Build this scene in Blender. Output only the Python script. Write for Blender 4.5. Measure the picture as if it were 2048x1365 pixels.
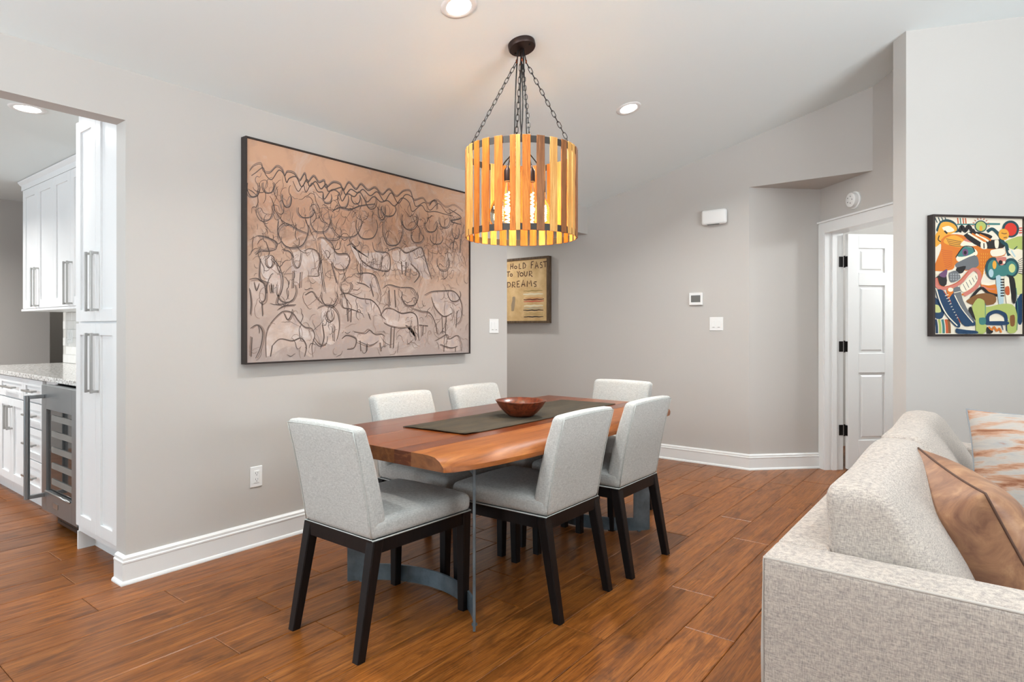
import bpy, bmesh, math, random
from mathutils import Vector, Matrix, Quaternion

for o in list(bpy.data.objects):
    bpy.data.objects.remove(o)
SC = bpy.context.scene
COL = SC.collection
PI = math.pi

# ------------------------------------------------------------------ camera
cd = bpy.data.cameras.new('camera')
cd.sensor_fit = 'HORIZONTAL'; cd.sensor_width = 36.0
cd.lens = 1238.4 / 2048 * 36.0
cd.shift_y = -25.7 / 2048
cd.clip_start = 0.05
cam = bpy.data.objects.new('camera', cd)
cam.location = (0, 0, 1.22)
cam.rotation_euler = (PI / 2, 0, math.radians(37.9))
COL.objects.link(cam)
SC.camera = cam

# ------------------------------------------------------------------ world and light
wd = bpy.data.worlds.new('daylight'); SC.world = wd
wd.use_nodes = True
wd.node_tree.nodes['Background'].inputs[0].default_value = (0.80, 0.90, 1.0, 1)
wd.node_tree.nodes['Background'].inputs[1].default_value = 1.5

def area(name, loc, target, sx, sy, power, col=(1, 1, 1), spread=180):
    l = bpy.data.lights.new(name, 'AREA'); l.shape = 'RECTANGLE'
    l.size = sx; l.size_y = sy; l.energy = power; l.color = col
    l.spread = math.radians(spread)
    o = bpy.data.objects.new(name, l); COL.objects.link(o)
    o.location = loc
    o.rotation_euler = (Vector(target) - Vector(loc)).to_track_quat('-Z', 'Y').to_euler()
    return o

# added daylight lamps at unseen windows; a to c tilted up for the ceiling
area('window_fill_a', (-1.6, -2.74, 1.6), (-1.4, 0, 6.5), 2.0, 1.7, 150, (0.88, 0.945, 1.0), 150)
area('window_fill_b', (1.4, -2.74, 1.6), (1.0, 0, 6.5), 2.0, 1.7, 150, (0.88, 0.945, 1.0), 150)
area('window_fill_c', (4.24, 1.6, 1.5), (0.6, 2.6, 6.5), 2.6, 1.8, 218, (0.90, 0.95, 1.0), 140)
area('window_fill_d', (-5.6, -2.86, 1.5), (-5.6, 0, 1.5), 1.8, 1.4, 60, (0.80, 0.91, 1.0))

SC.view_settings.view_transform = 'Standard'
SC.view_settings.look = 'None'
SC.view_settings.gamma = 1.0
SC.view_settings.use_curve_mapping = False
SC.view_settings.exposure = 0.48

# ------------------------------------------------------------------ helpers
def srgb(r, g, b):
    f = lambda c: (c / 12.92 if c <= 0.04045 else ((c + 0.055) / 1.055) ** 2.4)
    return (f(r / 255), f(g / 255), f(b / 255), 1)

def mat(name, col, rough=0.5, metal=0.0, spec=0.5):
    m = bpy.data.materials.new(name); m.use_nodes = True
    b = m.node_tree.nodes['Principled BSDF']
    b.inputs['Base Color'].default_value = col
    b.inputs['Roughness'].default_value = rough
    b.inputs['Metallic'].default_value = metal
    b.inputs['Specular IOR Level'].default_value = spec
    m.diffuse_color = col
    return m

def nd(m, t, **kw):
    n = m.node_tree.nodes.new(t)
    for k, v in kw.items():
        if hasattr(n, k): setattr(n, k, v)
    return n

def lk(m, a, b): m.node_tree.links.new(a, b)

def coords(m, scale, kind='Object', rand=0.0, rot=(0, 0, 0)):
    tc = nd(m, 'ShaderNodeTexCoord'); mp = nd(m, 'ShaderNodeMapping')
    mp.inputs['Scale'].default_value = scale
    mp.inputs['Rotation'].default_value = rot
    src = tc.outputs[kind]
    if rand:
        oi = nd(m, 'ShaderNodeObjectInfo')
        mul = nd(m, 'ShaderNodeMath', operation='MULTIPLY'); mul.inputs[1].default_value = rand
        lk(m, oi.outputs['Random'], mul.inputs[0])
        add = nd(m, 'ShaderNodeVectorMath', operation='ADD')
        lk(m, src, add.inputs[0]); lk(m, mul.outputs[0], add.inputs[1])
        src = add.outputs[0]
    lk(m, src, mp.inputs[0])
    return mp.outputs[0]

def noise(m, vec, scale, detail=4, rough=0.55, dist=0.0):
    n = nd(m, 'ShaderNodeTexNoise')
    n.inputs['Scale'].default_value = scale; n.inputs['Detail'].default_value = detail
    n.inputs['Roughness'].default_value = rough; n.inputs['Distortion'].default_value = dist
    lk(m, vec, n.inputs['Vector'])
    return n.outputs['Fac']

def ramp(m, fac, stops):
    r = nd(m, 'ShaderNodeValToRGB')
    e = r.color_ramp.elements
    while len(e) < len(stops): e.new(0.5)
    for i, (p, c) in enumerate(stops):
        e[i].position = p; e[i].color = c
    lk(m, fac, r.inputs[0])
    return r.outputs[0]

def mix(m, fac, a, b, blend='MIX'):
    n = nd(m, 'ShaderNodeMix', data_type='RGBA', blend_type=blend)
    if isinstance(fac, (int, float)): n.inputs[0].default_value = fac
    else: lk(m, fac, n.inputs[0])
    for v, s in ((a, 6), (b, 7)):
        if isinstance(v, tuple): n.inputs[s].default_value = v
        else: lk(m, v, n.inputs[s])
    return n.outputs[2]

def setcol(m, sock): lk(m, sock, m.node_tree.nodes['Principled BSDF'].inputs['Base Color'])
def bump(m, h, strength=0.2, dist=0.002):
    b = nd(m, 'ShaderNodeBump')
    b.inputs['Strength'].default_value = strength; b.inputs['Distance'].default_value = dist
    lk(m, h, b.inputs['Height'])
    lk(m, b.outputs[0], m.node_tree.nodes['Principled BSDF'].inputs['Normal'])

def grey(v): return (v, v, v, 1)

# ------------------------------------------------------------------ materials
def paint(name, col, rough=0.6, amt=0.03):
    m = mat(name, col, rough, 0, 0.3)
    v = coords(m, (1, 1, 1))
    n = noise(m, v, 220, 2)
    bump(m, n, 0.06, 0.0008)
    return m
M_wall = paint('wall_paint', srgb(195, 191, 186))
M_ceil = paint('ceiling_paint', srgb(233, 241, 241), 0.85)
M_trim = mat('trim_paint', srgb(232, 233, 232), 0.32)
M_cab = mat('cabinet_paint', srgb(232, 233, 233), 0.38)
M_dark_gap = mat('shadow_gap', srgb(30, 28, 26), 0.9)
M_white = mat('white_plastic', srgb(236, 236, 234), 0.35)
M_slot = mat('dark_slot', srgb(40, 40, 40), 0.6)
M_screen = mat('grey_display', srgb(112, 114, 112), 0.25)
M_black = mat('black_iron', srgb(28, 25, 24), 0.45, 0.4)
M_bronze = mat('bronze_metal', srgb(62, 48, 44), 0.42, 0.7)
M_copper = mat('copper_joint', srgb(170, 92, 60), 0.35, 0.9)
M_pewter = mat('pewter_band', srgb(60, 56, 52), 0.6, 0.3)
M_nickel = mat('brushed_nickel', srgb(176, 175, 172), 0.3, 0.9)
M_frame = mat('dark_frame_wood', srgb(44, 34, 31), 0.45)
M_legs = mat('espresso_wood', srgb(20, 16, 16), 0.4, 0, 0.25)
_v = coords(M_legs, (30, 30, 2)); setcol(M_legs, ramp(M_legs, noise(M_legs, _v, 3, 3), [(0.3, srgb(13, 11, 12)), (0.75, srgb(26, 20, 19))]))

M_steel_base = mat('blue_steel', srgb(92, 104, 112), 0.42, 0.6)
_v = coords(M_steel_base, (6, 6, 6)); setcol(M_steel_base, ramp(M_steel_base, noise(M_steel_base, _v, 2, 4), [(0.3, srgb(88, 102, 112)), (0.75, srgb(126, 142, 152))]))
M_stainless = mat('stainless_steel', srgb(146, 150, 152), 0.36, 0.75)
_v = coords(M_stainless, (2, 2, 160)); bump(M_stainless, noise(M_stainless, _v, 3, 2), 0.05, 0.001)
M_dglass = mat('dark_cooler_glass', srgb(44, 46, 46), 0.06, 0.0, 0.7)
M_shelf = mat('cooler_shelf', srgb(140, 140, 136), 0.4, 0.3)
M_granite = mat('white_granite', srgb(214, 212, 208), 0.16)
_v = coords(M_granite, (1, 1, 1))
setcol(M_granite, mix(M_granite, ramp(M_granite, noise(M_granite, _v, 60, 5), [(0.45, grey(0)), (0.62, grey(1))]),
                      srgb(226, 224, 220), srgb(150, 146, 140)))
M_tile = mat('white_tile', srgb(232, 231, 227), 0.18)
M_grout = mat('tile_grout', srgb(196, 194, 188), 0.8)

# floor planks: brown hand-scraped hardwood, grain along local Y
M_floor = mat('scraped_hardwood', srgb(150, 92, 50), 0.3, 0, 0.3)
def _floor(m):
    v = coords(m, (26, 1.6, 4), rand=37.0)
    g1 = noise(m, v, 1.6, 6, 0.62, 0.6)
    v2 = coords(m, (110, 4.0, 4), rand=19.0)
    g2 = noise(m, v2, 2.0, 4, 0.6, 0.2)
    v3 = coords(m, (9.0, 2.6, 4), rand=53.0)
    g3 = noise(m, v3, 1.5, 5, 0.65, 0.8)
    c = ramp(m, g1, [(0.25, srgb(100, 54, 18)), (0.5, srgb(138, 80, 31)), (0.75, srgb(168, 104, 46))])
    c = mix(m, ramp(m, g2, [(0.48, grey(0)), (0.66, grey(0.7))]), c, srgb(74, 40, 16))
    c = mix(m, ramp(m, g3, [(0.53, grey(0)), (0.68, grey(0.55))]), c, srgb(68, 36, 14))
    oi = nd(m, 'ShaderNodeObjectInfo')
    hs = nd(m, 'ShaderNodeHueSaturation')
    mr = nd(m, 'ShaderNodeMapRange'); mr.inputs[3].default_value = 0.84; mr.inputs[4].default_value = 1.14
    lk(m, oi.outputs['Random'], mr.inputs[0]); lk(m, mr.outputs[0], hs.inputs['Value'])
    hs.inputs['Saturation'].default_value = 1.0
    lk(m, c, hs.inputs['Color']); setcol(m, hs.outputs[0])
    rr = nd(m, 'ShaderNodeMapRange'); rr.inputs[3].default_value = 0.22; rr.inputs[4].default_value = 0.42
    lk(m, g3, rr.inputs[0]); lk(m, rr.outputs[0], m.node_tree.nodes['Principled BSDF'].inputs['Roughness'])
    ad = nd(m, 'ShaderNodeMath', operation='ADD'); lk(m, g1, ad.inputs[0]); lk(m, g3, ad.inputs[1])
    bump(m, ad.outputs[0], 0.22, 0.004)
_floor(M_floor)
M_subfloor = mat('plank_seam', srgb(58, 34, 20), 0.8)

def wood(name, dark, mid, light, axis_scale, rough=0.35, rand=11.0, dist=1.2, seam=0.5, endgrain=None):
    m = mat(name, mid, rough, 0, 0.32)
    v = coords(m, axis_scale, rand=rand)
    g = noise(m, v, 1.5, 5, 0.6, dist)
    c = ramp(m, g, [(0.28, dark), (0.5, mid), (0.75, light)])
    v2 = coords(m, tuple(3.5 * s for s in axis_scale), rand=rand * 2)
    c = mix(m, ramp(m, noise(m, v2, 1.5, 3, 0.6, 0.4), [(0.48, grey(0)), (0.7, grey(seam))]), c, dark)
    if endgrain:
        ge = nd(m, 'ShaderNodeNewGeometry'); sx = nd(m, 'ShaderNodeSeparateXYZ'); lk(m, ge.outputs['Normal'], sx.inputs[0])
        ab = nd(m, 'ShaderNodeMath', operation='ABSOLUTE'); lk(m, sx.outputs['Y'], ab.inputs[0])
        gt = nd(m, 'ShaderNodeMath', operation='GREATER_THAN'); gt.inputs[1].default_value = 0.8; lk(m, ab.outputs[0], gt.inputs[0])
        ve = coords(m, (5, 0.2, 9), rand=rand)
        ce = ramp(m, noise(m, ve, 2.2, 5, 0.6, 2.0), [(0.25, srgb(78, 42, 24)), (0.5, endgrain), (0.8, srgb(134, 86, 50))])
        c = mix(m, gt.outputs[0], c, ce)
    setcol(m, c); bump(m, g, 0.08, 0.001)
    return m
TBL = [wood('table_wood_a', srgb(74, 32, 13), srgb(106, 49, 20), srgb(128, 63, 27), (14, 1.2, 14), 0.26, 3, endgrain=srgb(84, 42, 24)),
       wood('table_wood_b', srgb(92, 44, 15), srgb(128, 64, 23), srgb(152, 82, 31), (14, 1.2, 14), 0.26, 5, endgrain=srgb(100, 58, 26)),
       wood('table_wood_c', srgb(112, 58, 20), srgb(144, 80, 31), srgb(168, 104, 47), (14, 1.2, 14), 0.42, 7, endgrain=srgb(120, 76, 46))]
SLT = [wood('slat_amber', srgb(150, 78, 20), srgb(190, 108, 34), srgb(210, 134, 56), (40, 40, 3), 0.5, 9),
       wood('slat_honey', srgb(186, 122, 54), srgb(214, 158, 84), srgb(230, 186, 118), (40, 40, 3), 0.5, 13, 1.0, 0.25),
       wood('slat_brown', srgb(102, 60, 30), srgb(140, 88, 48), srgb(164, 108, 62), (40, 40, 3), 0.5, 17)]
M_bowl = mat('burl_wood', srgb(140, 66, 38), 0.3)
_v = coords(M_bowl, (14, 14, 14)); setcol(M_bowl, ramp(M_bowl, noise(M_bowl, _v, 1.6, 6, 0.65, 1.5), [(0.32, srgb(40, 20, 14)), (0.45, srgb(98, 43, 24)), (0.6, srgb(130, 62, 34)), (0.8, srgb(84, 36, 22))]))
M_runner = mat('olive_fabric', srgb(84, 70, 50), 0.85)
_v = coords(M_runner, (6, 2, 6)); setcol(M_runner, ramp(M_runner, noise(M_runner, _v, 2, 5, 0.6, 0.6), [(0.3, srgb(46, 39, 28)), (0.6, srgb(66, 56, 39)), (0.8, srgb(92, 78, 54))]))
_v = coords(M_runner, (500, 500, 500)); bump(M_runner, noise(M_runner, _v, 1, 1), 0.3, 0.001)

def linen(name, base, lo, hi, fine=420, rough=0.9, mott=4.0, bstr=0.35):
    m = mat(name, base, rough, 0, 0.2)
    va = coords(m, (fine, fine, fine * 0.18)); vb = coords(m, (fine * 0.18, fine * 0.18, fine))
    na = noise(m, va, 1, 2); nb = noise(m, vb, 1, 2)
    ad = nd(m, 'ShaderNodeMath', operation='ADD'); lk(m, na, ad.inputs[0]); lk(m, nb, ad.inputs[1])
    hf = nd(m, 'ShaderNodeMath', operation='MULTIPLY'); hf.inputs[1].default_value = 0.5; lk(m, ad.outputs[0], hf.inputs[0])
    setcol(m, ramp(m, hf.outputs[0], [(0.36, lo), (0.5, base), (0.64, hi)]))
    bump(m, hf.outputs[0], bstr, 0.0012)
    b = m.node_tree.nodes['Principled BSDF']
    b.inputs['Sheen Weight'].default_value = 0.15
    return m
M_linen = linen('chair_linen', srgb(187, 187, 183), srgb(168, 168, 165), srgb(202, 202, 198))
M_welt = mat('chair_welt', srgb(186, 188, 184), 0.9)
M_sofa = linen('sofa_boucle', srgb(170, 159, 150), srgb(140, 132, 127), srgb(192, 180, 168), 420, 0.95, 4, 0.6)
M_sofa_welt = mat('sofa_welt', srgb(176, 168, 160), 0.95)
M_leather = mat('brown_leather', srgb(150, 106, 78), 0.42)
_v = coords(M_leather, (5, 5, 5)); _n = noise(M_leather, _v, 2, 6, 0.6, 1.0)
setcol(M_leather, ramp(M_leather, _n, [(0.3, srgb(112, 76, 60)), (0.52, srgb(152, 110, 82)), (0.72, srgb(184, 144, 108))]))
bump(M_leather, _n, 0.25, 0.006)
M_lseam = mat('leather_seam', srgb(84, 56, 42), 0.6)
M_ikat = mat('rust_print_fabric', srgb(190, 176, 162), 0.9)
_v = coords(M_ikat, (3.2, 20, 3)); _n = noise(M_ikat, _v, 1.6, 6, 0.65, 0.3)
setcol(M_ikat, ramp(M_ikat, _n, [(0.34, srgb(126, 78, 52)), (0.44, srgb(168, 130, 106)), (0.53, srgb(166, 158, 150)), (0.66, srgb(150, 148, 146)), (0.78, srgb(148, 94, 68))]))
M_pgrey = mat('slate_fabric', srgb(134, 138, 142), 0.9)
M_signwood = wood('weathered_frame', srgb(60, 46, 34), srgb(92, 74, 56), srgb(124, 104, 82), (30, 30, 4), 0.7, 23)
M_signpanel = mat('tan_panel', srgb(206, 172, 120), 0.7)
_v = coords(M_signpanel, (5, 5, 5)); setcol(M_signpanel, ramp(M_signpanel, noise(M_signpanel, _v, 2, 5), [(0.3, srgb(192, 156, 104)), (0.7, srgb(218, 188, 138))]))

def emit(name, col, strength):
    m = mat(name, col, 0.5)
    b = m.node_tree.nodes['Principled BSDF']
    b.inputs['Emission Color'].default_value = col
    b.inputs['Emission Strength'].default_value = strength
    return m
M_lens = emit('lit_lens', (1.0, 0.97, 0.92, 1), 9)
M_filament = emit('lit_filament', (1.0, 0.66, 0.28, 1), 30)
M_glass = mat('bulb_glass', (1, 0.93, 0.78, 1), 0.03)
M_glass.node_tree.nodes['Principled BSDF'].inputs['Transmission Weight'].default_value = 1.0
M_glass.node_tree.nodes['Principled BSDF'].inputs['IOR'].default_value = 1.1

# ------------------------------------------------------------------ mesh builder
class MB:
    def __init__(s): s.v = []; s.f = []; s.smooth = False
    def add(s, vs, fs):
        o = len(s.v); s.v += [tuple(v) for v in vs]; s.f += [tuple(i + o for i in f) for f in fs]; return s
    def box(s, x0, x1, y0, y1, z0, z1, bev=0.0):
        if bev <= 0:
            return s.add([(x0, y0, z0), (x1, y0, z0), (x1, y1, z0), (x0, y1, z0), (x0, y0, z1), (x1, y0, z1), (x1, y1, z1), (x0, y1, z1)],
                         [(0, 3, 2, 1), (4, 5, 6, 7), (0, 1, 5, 4), (1, 2, 6, 5), (2, 3, 7, 6), (3, 0, 4, 7)])
        bm = bmesh.new()
        c = Vector(((x0 + x1) / 2, (y0 + y1) / 2, (z0 + z1) / 2))
        bmesh.ops.create_cube(bm, size=1.0, matrix=Matrix.Translation(c) @ Matrix.Diagonal((abs(x1 - x0), abs(y1 - y0), abs(z1 - z0), 1)))
        bmesh.ops.bevel(bm, geom=bm.edges[:], offset=bev, segments=1, profile=0.5, affect='EDGES')
        bm.verts.index_update()
        s.add([v.co[:] for v in bm.verts], [[v.index for v in f.verts] for f in bm.faces])
        bm.free(); return s
    def prism(s, pts, axis, a, b):
        """polygon pts (2D) extruded along axis from a to b"""
        n = len(pts)
        def p3(p, t):
            if axis == 'x': return (t, p[0], p[1])
            if axis == 'y': return (p[0], t, p[1])
            return (p[0], p[1], t)
        vs = [p3(p, a) for p in pts] + [p3(p, b) for p in pts]
        fs = [tuple(range(n)), tuple(range(2 * n - 1, n - 1, -1))]
        fs += [(i, i + n, (i + 1) % n + n, (i + 1) % n) for i in range(n)]
        return s.add(vs, fs)
    def tube(s, path, r, n=8, closed=False, caps=True):
        pts = [Vector(p) for p in path]; m = len(pts)
        rr = r if isinstance(r, (list, tuple)) else [r] * m
        up = None; vs = []
        for i, p in enumerate(pts):
            if closed: t = pts[(i + 1) % m] - pts[i - 1]
            else: t = pts[min(i + 1, m - 1)] - pts[max(i - 1, 0)]
            t.normalize()
            if up is None:
                up = Vector((0, 0, 1)) if abs(t.z) < 0.9 else Vector((1, 0, 0))
            u = (up - t * up.dot(t)).normalized(); w = t.cross(u); up = u
            for k in range(n):
                a = 2 * PI * k / n
                vs.append(p + (u * math.cos(a) + w * math.sin(a)) * rr[i])
        fs = []
        for i in range(m if closed else m - 1):
            j = (i + 1) % m
            for k in range(n):
                fs.append((i * n + k, i * n + (k + 1) % n, j * n + (k + 1) % n, j * n + k))
        if not closed and caps:
            fs.append(tuple(range(n - 1, -1, -1))); fs.append(tuple((m - 1) * n + k for k in range(n)))
        return s.add(vs, fs)
    def lathe(s, prof, n=24, c=(0, 0, 0), cap=True):
        vs = []; fs = []; m = len(prof)
        for r, z in prof:
            for k in range(n):
                a = 2 * PI * k / n
                vs.append((c[0] + r * math.cos(a), c[1] + r * math.sin(a), c[2] + z))
        for i in range(m - 1):
            for k in range(n):
                fs.append((i * n + k, i * n + (k + 1) % n, (i + 1) * n + (k + 1) % n, (i + 1) * n + k))
        if cap:
            fs.append(tuple(range(n - 1, -1, -1))); fs.append(tuple((m - 1) * n + k for k in range(n)))
        return s.add(vs, fs)
    def softbox(s, cx, cy, cz, w, d, h, r, seg=(8, 8, 8), fn=None):
        """rounded box with an even grid, optionally deformed"""
        half = (w / 2, d / 2, h / 2)
        def ax(hv, n):
            rr = min(r, hv * 0.98)
            e = [-hv, -hv + rr * 0.12, -hv + rr * 0.35, -hv + rr * 0.65, -hv + rr]
            inn = [-hv + rr + (2 * hv - 2 * rr) * i / n for i in range(1, n)]
            return e + inn + [-x for x in reversed(e)], rr
        A = [ax(half[i], seg[i]) for i in range(3)]
        idx = {}; vs = []; fs = []
        def vid(i, j, k):
            key = (i, j, k)
            if key not in idx:
                p = (A[0][0][i], A[1][0][j], A[2][0][k])
                q = [max(-(half[a] - A[a][1]), min(half[a] - A[a][1], p[a])) for a in range(3)]
                dv = [(p[a] - q[a]) / A[a][1] for a in range(3)]
                ln = math.sqrt(sum(x * x for x in dv)) or 1
                co = [q[a] + A[a][1] * dv[a] / ln for a in range(3)]
                if fn: co = fn(*co)
                idx[key] = len(vs); vs.append((cx + co[0], cy + co[1], cz + co[2]))
            return idx[key]
        N = [len(A[i][0]) - 1 for i in range(3)]
        for i in range(N[0]):
            for j in range(N[1]):
                fs.append((vid(i, j, 0), vid(i, j + 1, 0), vid(i + 1, j + 1, 0), vid(i + 1, j, 0)))
                fs.append((vid(i, j, N[2]), vid(i + 1, j, N[2]), vid(i + 1, j + 1, N[2]), vid(i, j + 1, N[2])))
        for i in range(N[0]):
            for k in range(N[2]):
                fs.append((vid(i, 0, k), vid(i + 1, 0, k), vid(i + 1, 0, k + 1), vid(i, 0, k + 1)))
                fs.append((vid(i, N[1], k), vid(i, N[1], k + 1), vid(i + 1, N[1], k + 1), vid(i + 1, N[1], k)))
        for j in range(N[1]):
            for k in range(N[2]):
                fs.append((vid(0, j, k), vid(0, j, k + 1), vid(0, j + 1, k + 1), vid(0, j + 1, k)))
                fs.append((vid(N[0], j, k), vid(N[0], j + 1, k), vid(N[0], j + 1, k + 1), vid(N[0], j, k + 1)))
        s.smooth = True
        return s.add(vs, fs)
    def mesh(s, name, m=None, smooth=None):
        me = bpy.data.meshes.new(name)
        me.from_pydata(s.v, [], s.f)
        bm = bmesh.new(); bm.from_mesh(me)
        bmesh.ops.recalc_face_normals(bm, faces=bm.faces[:])
        bm.to_mesh(me); bm.free()
        if m: me.materials.append(m)
        sm = s.smooth if smooth is None else smooth
        if sm:
            me.polygons.foreach_set('use_smooth', [True] * len(me.polygons))
            if sm == 'auto': me.set_sharp_from_angle(angle=math.radians(38))
        return me
    def build(s, name, m, parent=None, smooth=None, loc=None):
        return link(name, s.mesh(name, m, smooth), parent, loc)

def link(name, me, parent=None, loc=None, rot=None):
    o = bpy.data.objects.new(name, me); COL.objects.link(o)
    if loc is not None: o.location = loc
    if rot is not None: o.rotation_euler = rot
    if parent is not None: o.parent = parent
    return o
def thing(name, label, cat, loc=(0, 0, 0), rz=0.0, group=None):
    o = bpy.data.objects.new(name, None); COL.objects.link(o)
    o.location = loc; o.rotation_euler = (0, 0, rz); o.empty_display_size = 0.1
    return tag(o, label, cat, group)
def tag(o, label, cat, group=None):
    o['label'] = label; o['category'] = cat
    if group: o['group'] = group
    return o
def struct(o, label=None):
    o['kind'] = 'structure'
    if label: o['label'] = label
    return o
def catmull(pts, k=5):
    if len(pts) < 3: return [Vector(p) for p in pts]
    P = [Vector(p) for p in pts]; out = []
    for i in range(len(P) - 1):
        p0 = P[max(i - 1, 0)]; p1 = P[i]; p2 = P[i + 1]; p3 = P[min(i + 2, len(P) - 1)]
        for j in range(k):
            t = j / k
            out.append(0.5 * ((2 * p1) + (p2 - p0) * t + (2 * p0 - 5 * p1 + 4 * p2 - p3) * t * t + (3 * p1 - p0 - 3 * p2 + p3) * t ** 3))
    out.append(P[-1]); return out
def ribbon(mb, pts, w, to3, taper=True):
    """flat brush stroke: 2D polyline pts of width w, put in space with to3(u, v)"""
    n = len(pts); L = []; R = []
    for i, p in enumerate(pts):
        t = pts[min(i + 1, n - 1)] - pts[max(i - 1, 0)]
        if t.length == 0: t = Vector((1, 0))
        t.normalize(); nn = Vector((-t.y, t.x))
        k = w / 2 * ((0.45 + 0.55 * math.sin(PI * (i + 0.5) / n)) if taper else 1)
        L.append(p + nn * k); R.append(p - nn * k)
    mb.add([to3(*q) for q in L] + [to3(*q) for q in R], [(i, i + 1, n + i + 1, n + i) for i in range(n - 1)])
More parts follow.
